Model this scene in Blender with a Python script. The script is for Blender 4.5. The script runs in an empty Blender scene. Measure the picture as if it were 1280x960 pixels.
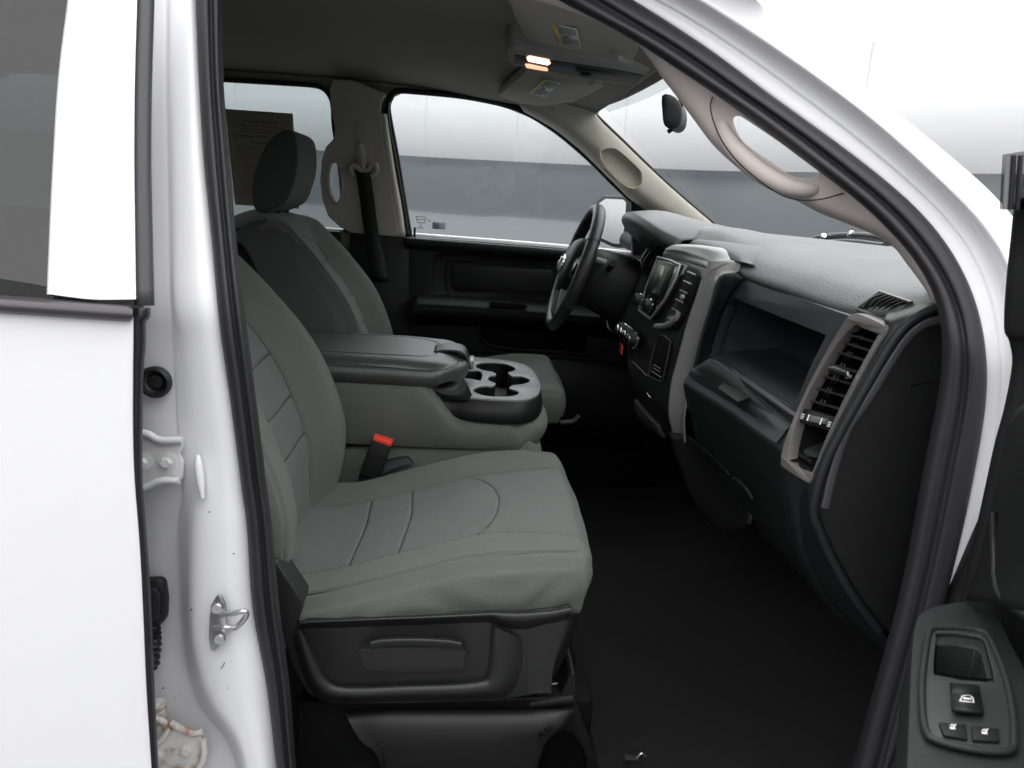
import bpy, bmesh, math, random
from mathutils import Vector as V, Matrix, noise
from mathutils.geometry import tessellate_polygon
R_ = math.radians
sc = bpy.context.scene
COL = sc.collection

# ------------------------------------------------------------------ camera
F = 1000.0
CAM = V((0, -1.70, 1.456))
yaw, pitch, roll = R_(3.1), R_(12.8), R_(3.7)
fw = V((math.sin(yaw)*math.cos(pitch), math.cos(yaw)*math.cos(pitch), -math.sin(pitch)))
r0 = V((math.cos(yaw), -math.sin(yaw), 0)); u0 = r0.cross(fw)
rt = r0*math.cos(roll)+u0*math.sin(roll); up = u0*math.cos(roll)-r0*math.sin(roll)
cd = bpy.data.cameras.new('camera'); cam = bpy.data.objects.new('camera', cd); COL.objects.link(cam)
cam.matrix_world = Matrix(((rt.x, up.x, -fw.x, CAM.x), (rt.y, up.y, -fw.y, CAM.y), (rt.z, up.z, -fw.z, CAM.z), (0, 0, 0, 1)))
cd.sensor_width = 36; cd.lens = 36*F/1280; cd.clip_start = .02; cd.clip_end = 200
cd.dof.use_dof = True; cd.dof.focus_distance = 1.55; cd.dof.aperture_fstop = 14
sc.camera = cam

# ------------------------------------------------------------------ world, exposure, light
w = bpy.data.worlds.new('World'); sc.world = w; w.use_nodes = True
w.node_tree.nodes['Background'].inputs[0].default_value = (1, 1, 1, 1)
w.node_tree.nodes['Background'].inputs[1].default_value = .0
sc.view_settings.view_transform = 'Standard'; sc.view_settings.look = 'None'
sc.view_settings.exposure = 0; sc.view_settings.gamma = 1
sc.cycles.use_denoising = True
sc.cycles.max_bounces = 9; sc.cycles.diffuse_bounces = 5; sc.cycles.glossy_bounces = 4
sc.cycles.transparent_max_bounces = 16; sc.cycles.transmission_bounces = 4
sc.cycles.sample_clamp_indirect = 4; sc.cycles.caustics_reflective = False; sc.cycles.caustics_refractive = False
RIM_E = 1.0; CEIL_E = 3.25          # luminous booth ceiling

# ------------------------------------------------------------------ pixel -> place helpers
def ray(px, py): return fw+rt*((px-640)/F)-up*((py-480)/F)
def Y(px, py, y): d = ray(px, py); return CAM+d*((y-CAM.y)/d.y)
def X(px, py, x): d = ray(px, py); return CAM+d*((x-CAM.x)/d.x)
def Z(px, py, z): d = ray(px, py); return CAM+d*((z-CAM.z)/d.z)
def ys(z): return .84 if z < 1.33 else .84-.33*(z-1.33)
def S(px, py, off=0., sg=-1):          # on the cab side surface (with its lean-in above the belt)
    y = .8
    for _ in range(12):
        p = Y(px, py, sg*y); y = ys(p.z)-off
    return p
def G(px, py, a, b, z0=1.2):           # on a sloping face X = a + b (z - z0)
    x = a
    for _ in range(20):
        p = X(px, py, x); x = .5*x+.5*(a+b*(p.z-z0))
    return p

# ------------------------------------------------------------------ materials
MATS = {}
def M(name, col, rough=.5, metal=0, bump=None, var=0, coat=0, spec=.5, sheen=0, voronoi=False):
    if name in MATS: return MATS[name]
    m = bpy.data.materials.new(name); m.use_nodes = True; nt = m.node_tree
    b = nt.nodes['Principled BSDF']
    b.inputs['Base Color'].default_value = (*col, 1); b.inputs['Roughness'].default_value = rough
    b.inputs['Metallic'].default_value = metal; b.inputs['Specular IOR Level'].default_value = spec
    b.inputs['Coat Weight'].default_value = coat; b.inputs['Coat Roughness'].default_value = .05
    if sheen: b.inputs['Sheen Weight'].default_value = sheen; b.inputs['Sheen Roughness'].default_value = .5
    tc = nt.nodes.new('ShaderNodeTexCoord')
    if bump:
        n = nt.nodes.new('ShaderNodeTexVoronoi' if voronoi else 'ShaderNodeTexNoise'); n.inputs['Scale'].default_value = bump[0]
        if not voronoi: n.inputs['Detail'].default_value = 3
        bp = nt.nodes.new('ShaderNodeBump'); bp.inputs['Strength'].default_value = bump[1]; bp.inputs['Distance'].default_value = bump[2]
        nt.links.new(tc.outputs['Object'], n.inputs['Vector']); nt.links.new(n.outputs[0], bp.inputs['Height'])
        nt.links.new(bp.outputs[0], b.inputs['Normal'])
    if var:
        n2 = nt.nodes.new('ShaderNodeTexNoise'); n2.inputs['Scale'].default_value = 9; n2.inputs['Detail'].default_value = 5
        mr = nt.nodes.new('ShaderNodeMapRange'); mr.inputs['To Min'].default_value = 1-var; mr.inputs['To Max'].default_value = 1+var
        mx = nt.nodes.new('ShaderNodeMix'); mx.data_type = 'RGBA'; mx.blend_type = 'MULTIPLY'; mx.inputs[0].default_value = 1
        mx.inputs[6].default_value = (*col, 1)
        nt.links.new(tc.outputs['Object'], n2.inputs['Vector']); nt.links.new(n2.outputs[0], mr.inputs[0])
        nt.links.new(mr.outputs[0], mx.inputs[7]); nt.links.new(mx.outputs[2], b.inputs['Base Color'])
        mr2 = nt.nodes.new('ShaderNodeMapRange'); mr2.inputs['To Min'].default_value = rough*.85; mr2.inputs['To Max'].default_value = min(1, rough*1.15)
        nt.links.new(n2.outputs[0], mr2.inputs[0]); nt.links.new(mr2.outputs[0], b.inputs['Roughness'])
    MATS[name] = m; return m
def emit(name, col, s):
    m = bpy.data.materials.new(name); m.use_nodes = True; b = m.node_tree.nodes['Principled BSDF']
    b.inputs['Base Color'].default_value = (.8, .8, .8, 1); b.inputs['Emission Color'].default_value = (*col, 1); b.inputs['Emission Strength'].default_value = s
    return m
def glass(name, tint, gloss=.04):
    m = bpy.data.materials.new(name); m.use_nodes = True; nt = m.node_tree; nt.nodes.clear()
    o = nt.nodes.new('ShaderNodeOutputMaterial'); t = nt.nodes.new('ShaderNodeBsdfTransparent'); g = nt.nodes.new('ShaderNodeBsdfGlossy')
    t.inputs[0].default_value = (*tint, 1); g.inputs['Roughness'].default_value = .01
    mx = nt.nodes.new('ShaderNodeMixShader'); mx.inputs[0].default_value = gloss; nt.links.new(t.outputs[0], mx.inputs[1]); nt.links.new(g.outputs[0], mx.inputs[2])
    nt.links.new(mx.outputs[0], o.inputs[0]); return m
WHITE = M('white_paint', (.78, .778, .80), .34, coat=.25, bump=(260, .03, .001))
JAMB = M('jamb_paint', (.78, .78, .80), .4, coat=.1, bump=(320, .05, .001))
RUB = M('rubber', (.012, .012, .013), .48, bump=(500, .1, .001), var=.15)
RUBS = M('rubber_seal', (.018, .0175, .0195), .55, bump=(220, .12, .002), var=.2)
BLK = M('black_plastic', (.0095, .0097, .010), .48, spec=.28, bump=(1100, .35, .0006))
BLKR = M('black_plastic_coarse', (.014, .014, .0145), .55, bump=(700, .5, .0012))
DASH = M('slate_vinyl', (.0135, .015, .0155), .5, spec=.3, bump=(900, .5, .001), var=.08)
PAD = M('dash_pad_vinyl', (.058, .063, .063), .46, bump=(450, .6, .002), var=.2, spec=.7)
BIN = M('bin_plastic', (.030, .0345, .0365), .46, spec=.35, bump=(900, .3, .0008))
PIANO = M('satin_black', (.008, .008, .009), .22)
TRIM = M('taupe_trim', (.56, .53, .46), .62, bump=(900, .25, .0006))
TRIMN = M('pillar_trim_near', (.54, .485, .45), .62, bump=(900, .25, .0006))
HEAD = M('headliner_cloth', (.30, .285, .255), .9, bump=(1400, .3, .0008), var=.05)
VISOR = M('visor_cloth', (.47, .45, .40), .85, bump=(1200, .3, .0006))
SILV = M('satin_silver', (.25, .25, .245), .38, metal=.15, bump=(2000, .1, .0003))
SILVT = M('warm_silver', (.135, .125, .122), .42, metal=.1)
CHR = M('chrome', (.75, .76, .78), .12, metal=1)
STEEL = M('zinc_steel', (.62, .62, .64), .3, metal=.9, bump=(300, .2, .001))
CARPET = M('carpet', (.0095, .0092, .0092), .95, bump=(420, 1, .006), var=.5)
LEATH = M('black_leather', (.022, .022, .022), .36, bump=(420, .5, .0012), voronoi=True)
LID = M('lid_vinyl', (.052, .054, .053), .30, spec=.7, bump=(520, .45, .0012), voronoi=True)
TRAY = M('tray_plastic', (.17, .175, .175), .42, bump=(900, .3, .0006))
CLOTH = M('seat_cloth', (.103, .110, .100), .9, bump=(560, 1, .0019), var=.20, sheen=.1)
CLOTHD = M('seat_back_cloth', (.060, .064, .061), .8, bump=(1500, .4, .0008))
SEAM = M('seam_shadow_thread', (.025, .028, .026), .9)
STITCH = M('thread', (.17, .17, .16), .8)
BELT = M('belt_webbing', (.012, .013, .015), .6, bump=(2500, .5, .0008))
RED = M('red_plastic', (.85, .06, .03), .4)
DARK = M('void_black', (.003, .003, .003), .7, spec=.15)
COV = M('seat_cover_plastic', (.015, .0152, .0155), .42, bump=(800, .5, .0009), spec=.5)
CAPM = M('end_cap_vinyl', (.0085, .0088, .009), .55, bump=(700, .5, .001), spec=.3)
WHT = M('white_ink', (.8, .8, .8), .5)
INK = M('black_ink', (.02, .02, .02), .6)
YEL = M('yellow_ink', (.65, .52, .08), .6)
LABW = M('label_white', (.72, .72, .70), .6)
GL = glass('window_glass', (.96, .98, .98))
GLW = glass('windshield_glass', (.95, .975, .97))
GLD = glass('rear_window_glass', (.70, .74, .74))
GLP = glass('privacy_glass', (.07, .07, .076), .05)

# cloth with the embossed diamond pattern of the inserts
def insert_mat():
    m = M('seat_insert_cloth', (.117, .131, .122), .9, sheen=.1, var=.18)
    nt = m.node_tree; b = nt.nodes['Principled BSDF']
    tc = nt.nodes.new('ShaderNodeUVMap'); sp = nt.nodes.new('ShaderNodeSeparateXYZ'); nt.links.new(tc.outputs[0], sp.inputs[0])
    def mth(op, a, b_=None):
        n = nt.nodes.new('ShaderNodeMath'); n.operation = op
        for i, q in enumerate((a, b_)):
            if q is None: continue
            if isinstance(q, (int, float)): n.inputs[i].default_value = q
            else: nt.links.new(q, n.inputs[i])
        return n.outputs[0]
    k = 2*math.pi/.0105
    a = mth('SINE', mth('MULTIPLY', mth('ADD', sp.outputs[0], sp.outputs[1]), k*.7))
    c = mth('SINE', mth('MULTIPLY', mth('SUBTRACT', sp.outputs[0], sp.outputs[1]), k*.7))
    h = mth('MAXIMUM', mth('ABSOLUTE', a), mth('ABSOLUTE', c)); h = mth('POWER', h, 6)
    bp = nt.nodes.new('ShaderNodeBump'); bp.inputs['Strength'].default_value = .75; bp.inputs['Distance'].default_value = .0022
    n = nt.nodes.new('ShaderNodeTexNoise'); n.inputs['Scale'].default_value = 700
    t2 = nt.nodes.new('ShaderNodeTexCoord'); nt.links.new(t2.outputs['Object'], n.inputs['Vector'])
    hh = mth('ADD', h, mth('MULTIPLY', n.outputs[0], .8))
    nt.links.new(hh, bp.inputs['Height']); nt.links.new(bp.outputs[0], b.inputs['Normal'])
    return m
INS = insert_mat()

# ------------------------------------------------------------------ object helpers
def anc(p):
    d = 0; q = p
    while q is not None and q.parent is not None: d += 1; q = q.parent
    while d >= 2: p = p.parent; d -= 1
    return p
def wloc(p):
    v = V((0, 0, 0))
    while p is not None: v += p.location; p = p.parent
    return v
def link(o, parent=None, label=None, cat=None, group=None, kind=None):
    COL.objects.link(o)
    if parent is not None: o.parent = parent
    for k, q in (('label', label), ('category', cat), ('group', group), ('kind', kind)):
        if q: o[k] = q
    return o
def empty(name, loc, parent=None, **k):
    parent = anc(parent) if parent else None
    o = bpy.data.objects.new(name, None); o.empty_display_size = .05
    link(o, parent, **k); o.location = V(loc)-wloc(parent); return o
def mesh(name, vs, fs, mat, parent=None, smooth=True, bevel=0, seg=2, thick=0, offset=0, sub=0, autosm=None, uv=None, mi=None, cutters=(), **k):
    parent = anc(parent) if parent else None
    me = bpy.data.meshes.new(name); w0 = wloc(parent)
    me.from_pydata([V(v)-w0 for v in vs], [], fs)
    for m in (mat if isinstance(mat, (list, tuple)) else [mat]): me.materials.append(m)
    bm = bmesh.new(); bm.from_mesh(me)
    bm.faces.ensure_lookup_table()
    if mi:
        for f_, i in zip(bm.faces, mi): f_.material_index = i
    bmesh.ops.recalc_face_normals(bm, faces=bm.faces)
    for f_ in bm.faces: f_.smooth = smooth
    bm.to_mesh(me); bm.free()
    if uv:
        ul = me.uv_layers.new(name='UVMap')
        for l in me.loops: ul.data[l.index].uv = uv[l.vertex_index]
    o = bpy.data.objects.new(name, me); link(o, parent, **k)
    if thick:
        s = o.modifiers.new('s', 'SOLIDIFY'); s.thickness = thick; s.offset = offset
    for c in cutters:
        cm = bpy.data.meshes.new('c'); cm.from_pydata([V(v)-w0 for v in c[0]], [], c[1])
        b2 = bmesh.new(); b2.from_mesh(cm); bmesh.ops.recalc_face_normals(b2, faces=b2.faces); b2.to_mesh(cm); b2.free()
        co = bpy.data.objects.new('c', cm); COL.objects.link(co); co.location = w0
        bo = o.modifiers.new('b', 'BOOLEAN'); bo.object = co; bo.operation = 'DIFFERENCE'; bo.solver = 'EXACT'
    if bevel:
        b = o.modifiers.new('bv', 'BEVEL'); b.width = bevel; b.segments = seg; b.limit_method = 'ANGLE'; b.angle_limit = R_(28); b.harden_normals = False
    if sub:
        b = o.modifiers.new('sb', 'SUBSURF'); b.levels = sub; b.render_levels = sub
    if cutters or bevel:
        bpy.context.view_layer.update()
        dg = bpy.context.evaluated_depsgraph_get()
        nm = bpy.data.meshes.new_from_object(o.evaluated_get(dg), depsgraph=dg)
        for m_ in list(o.modifiers):
            if m_.type == 'BOOLEAN' and m_.object: bpy.data.objects.remove(m_.object, do_unlink=True)
        o.modifiers.clear(); o.data = nm; nm.name = name
    if smooth and (bevel or cutters or autosm):
        me = o.data
        try: me.set_sharp_from_angle(angle=R_(autosm or 40))
        except Exception: pass
    return o
def crv(pts, s):
    """Catmull-Rom through pts (lists of Vectors/tuples), s samples per span."""
    pts = [V(p) for p in pts]; n = len(pts); out = []
    for i in range(n-1):
        p1, p2 = pts[i], pts[i+1]
        p0 = pts[i-1] if i else p1*2-p2; p3 = pts[i+2] if i+2 < n else p2*2-p1
        for j in range(s):
            t = j/s
            out.append(.5*((2*p1)+(p2-p0)*t+(2*p0-5*p1+4*p2-p3)*t*t+(3*p1-p0-3*p2+p3)*t**3))
    out.append(pts[-1].copy()); return out
def loop(pts, s):
    pts = [V(p) for p in pts]; n = len(pts); out = []
    for i in range(n):
        p0, p1, p2, p3 = pts[i-1], pts[i], pts[(i+1) % n], pts[(i+2) % n]
        for j in range(s):
            t = j/s
            out.append(.5*((2*p1)+(p2-p0)*t+(2*p0-5*p1+4*p2-p3)*t*t+(3*p1-p0-3*p2+p3)*t**3))
    return out
def grid_faces(nu, nv, cu=False, cv=False):
    fs = []
    for i in range(nu if cu else nu-1):
        for j in range(nv if cv else nv-1):
            fs.append((i*nv+j, i*nv+(j+1) % nv, ((i+1) % nu)*nv+(j+1) % nv, ((i+1) % nu)*nv+j))
    return fs
def surf(name, rows, mat, parent, su=5, sv=4, thick=.004, **k):
    """smooth sheet through rows of points"""
    R1 = [crv(r, sv) if sv > 1 else [V(p) for p in r] for r in rows]
    cols = [crv([r[j] for r in R1], su) if su > 1 else [r[j] for r in R1] for j in range(len(R1[0]))]
    nv = len(cols); nu = len(cols[0])
    vs = [cols[j][i] for i in range(nu) for j in range(nv)]
    return mesh(name, vs, grid_faces(nu, nv), mat, parent, thick=thick, **k)
def prism(outer, d):
    n = len(outer); d = V(d); vs = [V(p) for p in outer]+[V(p)+d for p in outer]
    t = tessellate_polygon([[V(p) for p in outer]])
    fs = [tuple(x) for x in t]+[tuple(i+n for i in reversed(x)) for x in t]+[(i, (i+1) % n, (i+1) % n+n, i+n) for i in range(n)]
    return vs, fs
def plate(name, outer, mat, parent, d, holes=(), bevel=.002, smooth=True, **k):
    """flat panel with thickness d (vector) and through holes"""
    L = [[V(p) for p in outer]]+[[V(p) for p in h] for h in holes]
    d = V(d); flat = [p for l in L for p in l]; n = len(flat)
    t = tessellate_polygon(L)
    fs = [tuple(x) for x in t]+[tuple(i+n for i in reversed(x)) for x in t]; o = 0
    for l in L:
        m_ = len(l); fs += [(o+i, o+(i+1) % m_, o+(i+1) % m_+n, o+i+n) for i in range(m_)]; o += m_
    return mesh(name, flat+[p+d for p in flat], fs, mat, parent, smooth=smooth, bevel=bevel, **k)
def tube(name, pts, r, mat, parent, s=6, n=10, flat=1, closed=False, rfun=None, cap=True, **k):
    P = (loop(pts, s) if closed else crv(pts, s)) if s > 1 else [V(p) for p in pts]
    vs = []; m_ = len(P); nrm = None
    for i, p in enumerate(P):
        t = (P[(i+1) % m_]-P[i-1]) if closed else (P[min(i+1, m_-1)]-P[max(i-1, 0)])
        t.normalize()
        if nrm is None: nrm = t.cross(V((0, 0, 1))) if abs(t.z) < .9 else t.cross(V((1, 0, 0)))
        nrm = (nrm-t*nrm.dot(t)).normalized(); bn = t.cross(nrm)
        rr = rfun(i/(m_-1)) if rfun else r
        for j in range(n):
            a = 2*math.pi*j/n; vs.append(p+nrm*math.cos(a)*rr+bn*math.sin(a)*rr*flat)
    fs = grid_faces(m_, n, closed, True)
    if not closed and cap: fs += [tuple(range(n)), tuple((m_-1)*n+j for j in range(n))]
    return mesh(name, vs, fs, mat, parent, autosm=60, **k)
def join_data(parts):
    vs, fs = [], []
    for a, b in parts:
        o = len(vs); vs += [V(x) for x in a]; fs += [tuple(i+o for i in f_) for f_ in b]
    return vs, fs
def tube_data(pts, r, s=4, n=8, closed=False):
    P = (loop(pts, s) if closed else crv(pts, s)) if s > 1 else [V(p) for p in pts]
    vs = []; m_ = len(P); nrm = None
    for i, p in enumerate(P):
        t = (P[(i+1) % m_]-P[i-1]) if closed else (P[min(i+1, m_-1)]-P[max(i-1, 0)]); t.normalize()
        if nrm is None: nrm = t.cross(V((0, 0, 1))) if abs(t.z) < .9 else t.cross(V((1, 0, 0)))
        nrm = (nrm-t*nrm.dot(t)).normalized(); bn = t.cross(nrm)
        vs += [p+nrm*math.cos(2*math.pi*j/n)*r+bn*math.sin(2*math.pi*j/n)*r for j in range(n)]
    fs = grid_faces(m_, n, closed, True)
    if not closed: fs += [tuple(range(n)), tuple((m_-1)*n+j for j in range(n))]
    return vs, fs
def box_data(c, s, rot=None):
    c = V(c); vs = [V((x*s[0]/2, y*s[1]/2, z*s[2]/2)) for x in (-1, 1) for y in (-1, 1) for z in (-1, 1)]
    if rot: vs = [rot @ v for v in vs]
    return [c+v for v in vs], [(0, 1, 3, 2), (4, 6, 7, 5), (0, 4, 5, 1), (2, 3, 7, 6), (0, 2, 6, 4), (1, 5, 7, 3)]
def box(name, c, s, mat, parent, bevel=.003, rot=None, **k):
    vs, fs = box_data(c, s, rot); return mesh(name, vs, fs, mat, parent, bevel=bevel, **k)
def frame_of(axis):
    a = V(axis).normalized(); n = a.cross(V((0, 0, 1))) if abs(a.z) < .9 else a.cross(V((0, 1, 0))); n.normalize()
    return a, n, a.cross(n)
def lathe_data(c, axis, prof, n=24):
    a, nn, b = frame_of(axis); c = V(c); vs = []
    for r, h in prof:
        vs += [c+a*h+nn*math.cos(2*math.pi*j/n)*r+b*math.sin(2*math.pi*j/n)*r for j in range(n)]
    fs = grid_faces(len(prof), n, False, True)+[tuple(range(n)), tuple((len(prof)-1)*n+j for j in range(n))]
    return vs, fs
def lathe(name, c, axis, prof, mat, parent, n=24, **k):
    vs, fs = lathe_data(c, axis, prof, n); return mesh(name, vs, fs, mat, parent, autosm=35, **k)
def rrect(w_, h_, r, n=5):
    out = []
    for cx, cy, a0 in ((w_/2-r, h_/2-r, 0), (-w_/2+r, h_/2-r, 90), (-w_/2+r, -h_/2+r, 180), (w_/2-r, -h_/2+r, 270)):
        for i in range(n+1):
            a = R_(a0+90*i/n); out.append((cx+r*math.cos(a), cy+r*math.sin(a)))
    return out
def text(name, s, size, o, ux, uy, mat, parent, ext=.0004, align='CENTER', **k):
    """lettering laid on a surface: origin o, x-axis ux, y-axis uy"""
    parent = anc(parent) if parent else None
    c = bpy.data.curves.new('t', 'FONT'); c.body = s; c.size = size; c.extrude = ext; c.align_x = align; c.align_y = 'CENTER'
    ob = bpy.data.objects.new('t', c); COL.objects.link(ob); bpy.context.view_layer.update()
    dg = bpy.context.evaluated_depsgraph_get(); me = bpy.data.meshes.new_from_object(ob.evaluated_get(dg))
    bpy.data.objects.remove(ob, do_unlink=True); bpy.data.curves.remove(c)
    ux, uy = V(ux).normalized(), V(uy).normalized(); uz = ux.cross(uy)
    w0 = wloc(parent); o = V(o)
    for v in me.vertices: v.co = o+ux*v.co.x+uy*v.co.y+uz*v.co.z-w0
    me.materials.clear(); me.materials.append(mat); me.name = name
    ob = bpy.data.objects.new(name, me); return link(ob, parent, **k)

from mathutils.bvhtree import BVHTree
_bv = {}
def hit(o, px, py, lift=.001, fallback=None):
    """where the line of sight through a pixel meets the surface of a part already built"""
    if o.name not in _bv:
        w_ = wloc(o)
        _bv[o.name] = BVHTree.FromPolygons([v.co+w_ for v in o.data.vertices], [tuple(p.vertices) for p in o.data.polygons])
    d = ray(px, py).normalized(); l, n, i, t = _bv[o.name].ray_cast(CAM, d)
    if l is None: return fallback if fallback is not None else None
    if n.dot(d) > 0: n = -n
    return l+n*lift
def on_plane(px, py, p0, n):
    d = ray(px, py); return CAM+d*((p0-CAM).dot(n)/d.dot(n))
# ------------------------------------------------------------------ the photo booth (setting)
def booth():
    pts = []
    for px, dd in ((485, 8.0), (640, 7.75), (760, 7.45), (880, 7.1), (1060, 6.1), (1240, 5.25)):
        d = ray(px, 260); d = V((d.x, d.y, 0)); pts.append(CAM+d*dd/1.0)
    pts = [V((p.x, p.y, 0)) for p in pts]
    ring = [V((-6.5, 6.2, 0)), V((-3.6, 6.65, 0))]+pts+[V((4.9, .8, 0)), V((4.9, -3.2, 0)), V((3.2, -6, 0)), V((-1, -7.2, 0)), V((-6, -6.6, 0)), V((-9.5, -3.5, 0)), V((-10.2, 0, 0)), V((-9.2, 4, 0))]
    rg = loop(ring, 10); n = len(rg)
    # height of the painted stripe, read where the photo shows it
    def zb(px, py, i): 
        d = ray(px, py); h = math.hypot(pts[i].x-CAM.x, pts[i].y-CAM.y); return CAM.z+d.z/math.hypot(d.x, d.y)*h
    print('stripe', zb(485, 193, 0), zb(735, 205, 2), zb(880, 213, 3), zb(1240, 217, 5), 'ceil', zb(1019, 62, 4), zb(1240, 14, 5))
    zs = 1.833; zc = 2.76
    for nm, z0, z1, mat in (('wall_stripe', 0, zs, M('booth_gray_paint', (.062, .072, .083), .2, bump=(1.6, .02, .05), spec=.6, coat=.45)),
                            ('wall_upper', zs, zc, M('booth_white_paint', (.89, .89, .90), .3, spec=.3))):
        vs = [V((p.x, p.y, z)) for z in (z0, z1) for p in rg]
        o = mesh('wall', vs, grid_faces(2, n, False, True), mat, None, kind='structure', thick=.03, offset=1)
        o.name = nm
    for i_ in (8, 14, 22, 30, 41, 52, 60):
        p_ = rg[i_]; q_ = (V((0, -.5, 0))-p_).normalized()*.006
        tube('wall_seam', [p_+q_+V((0, 0, zs+.01)), p_+q_+V((0, 0, zc))], .0025, M('seam_grey', (.80, .80, .81), .4), None, s=1, n=6, kind='structure')
    vs = [V((p.x, p.y, zc)) for p in rg]
    c = sum(vs, V())/n; inn = [c+V((.2, .3, 0))+(v-c)*.66 for v in vs]
    mesh('ceiling', vs+inn, [(i, (i+1) % n, (i+1) % n+n, i+n) for i in range(n)], emit('ceiling_rim', (1, 1, 1), RIM_E), None, kind='structure', smooth=False)
    mesh('ceiling_light_panel', [v+V((0, 0, .002)) for v in inn], [tuple(range(n))], emit('luminous_ceiling', (1, 1, 1), CEIL_E), None, kind='structure', smooth=False)
    vs = [V((p.x, p.y, 0)) for p in rg]
    mesh('floor', vs, [tuple(range(n))], M('booth_floor', (.22, .22, .23), .4, bump=(40, .1, .002), var=.08), None, kind='structure', smooth=False)
booth()
MATS['booth_gray_paint'].node_tree.nodes['Principled BSDF'].inputs['Coat IOR'].default_value = 1.75

# ------------------------------------------------------------------ the truck
T = empty('pickup_truck', (0, 0, 0), label='white four door pickup truck with front passenger door open, grey cloth seats, black dashboard', cat='truck')

# ---- rear door (closed, near side, left of the photo)
RD = empty('rear_door', (-.9, -.93, .55), T, label='closed white rear door at the left edge')
def yd(z): return -.955+.012*max(0, (1.15-z))**1.0 if z < 1.33 else -.955+.30*(z-1.33)
def D(px, py, off=0):
    y = -.95
    for _ in range(12): p = Y(px, py, y); y = yd(p.z)+off
    return p
edge = [(171, -60), (171, 0), (168, 100), (167, 200), (168, 300), (169, 374)]
glr = [(92, -60), (87, 0), (75, 100), (67, 230), (63, 320), (61, 368)]
rows = []
for (ex, ey), (gx, gy) in zip(edge, glr):
    rows.append([D(gx-3, gy, .016), D(gx, gy, .003), D(gx+4, gy, 0), D((gx+ex)/2, ey, -.002), D(ex-4, ey, 0), D(ex, ey, .004), D(ex+.5, ey, .018)])
surf('window_frame', rows, WHITE, RD, su=4, sv=4, thick=.0)
rows = []
for px, py in ((166, 396), (166.5, 420), (166, 470), (166, 540), (168, 600), (174, 680), (178, 760), (182, 860), (188, 960), (191, 1020)):
    rows.append([D(x, py-(166-x)*.06, 0) for x in (-900, -500, -260, -120, 0, 60, 120)]+[D(px-5, py, 0), D(px, py, .004), D(px+.5, py, .02)])
surf('door_skin', rows, WHITE, RD, su=4, sv=4, thick=0)
# belt moulding
rows = []
for px in (-900, -260, 0, 80, 150, 163, 166):
    c = 372+.068*px
    e = 0 if px < 160 else (2 if px == 163 else 6)
    rows.append([D(px, c-3+e, .012), D(px, c+e*.6, -.006), D(px, c+6, -.011), D(px, c+13, -.011), D(px, c+18-e*.6, -.006), D(px, c+21-e, .012)])
surf('belt_moulding', rows, M('moulding', (.035, .032, .034), .38, bump=(900, .2, .0005)), RD, su=3, sv=4, thick=0)
surf('door_top_frame', [[D(x, -60-k, o) for k, o in ((-6, .016), (-4, .003), (30, .0), (60, .01))] for x in (-800, -300, 0, 80, 160)], WHITE, RD, su=3, sv=3, thick=0)
surf('window_glass', [[D(x, y, .014) for x in (-800, -320, -100, glr[i][0]+6)] for i, y in enumerate((-60, 0, 100, 230, 320, 385))], GLP, RD, su=2, sv=2, thick=0)
# the black strip of rubber on the door's leading edge
rows = []
for px, py, wd, off in ((171, -60, 21, .0), (171, 0, 21, 0), (168, 100, 21, 0), (167, 200, 21, 0), (168, 300, 22, 0), (170, 382, 22, 0)):
    rows.append([D(px-1, py, .016), D(px+3, py, .012), D(px+wd*.5, py, .014), D(px+wd-2, py, .02), D(px+wd, py, .034)])
surf('edge_strip', rows, M('edge_rubber', (.055, .055, .058), .5, bump=(500, .15, .001)), RD, su=4, sv=4, thick=.002)
rows = []
for px, py, wd in ((169, 385, 18), (167, 396, 19), (166, 404, 15), (167, 430, 14), (166, 470, 12), (166, 540, 11), (168, 600, 9), (174, 680, 9), (178, 760, 10), (182, 860, 10), (188, 960, 9), (191, 1020, 9)):
    rows.append([D(px-1, py, .016), D(px+wd*.35, py, .012), D(px+wd*.8, py, .018), D(px+wd, py, .034)])
surf('edge_seal', rows, RUB, RD, su=4, sv=4, thick=.002)
# inner side of the rear door so the cab is closed behind the pillar
plate('inner_panel', [(-1.35, -.86, .6), (-.40, -.86, .6), (-.40, -.86, 1.33), (-1.35, -.86, 1.33)], BLK, RD, (0, .03, 0))

# ---- body shell
BS = empty('body_shell', (.0, 0, .5), T, label='white painted cab body with pillars and roof')
JP = [  # per level: x of deep edge, crease, ridge, shoulder, seal edge;  depth offsets outward from side surface
    (-60, 186, 207, 217, 230, 241), (0, 187, 208, 215, 230, 247), (100, 186, 208, 216, 233, 251), (200, 184, 210, 218, 236, 257),
    (300, 182, 212, 220, 240, 266), (380, 180, 214, 221, 244, 273), (430, 172, 218, 232, 252, 280), (500, 170, 222, 240, 262, 290), (570, 172, 226, 246, 270, 299),
    (620, 176, 230, 250, 276, 305), (660, 180, 226, 243, 275, 311), (760, 184, 229, 240, 275, 318), (830, 188, 236, 248, 285, 331),
    (880, 190, 252, 266, 296, 337), (920, 192, 282, 292, 308, 342), (960, 195, 297, 305, 318, 347), (1030, 198, 306, 312, 330, 355)]
rows = []
for y, a, b, c, d, e in JP:
    low = max(0, min(1, (y-590)/110)); dp = .006+.030*low; g_ = .45+.55*low
    rows.append([S(a, y, dp+.004), S((a*2+b)/3, y, dp), S(b-5*(1-low)-8*low, y, dp-.004), S(b, y, dp-.012*g_), S(c, y, -.010*g_), S(d, y, -.015*g_), S((d+e)/2, y, -.011*g_), S(e-2, y, .002), S(e+6, y, .012)])
MPO = surf('middle_pillar', rows, JAMB, BS, su=4, sv=4, thick=0)
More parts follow.
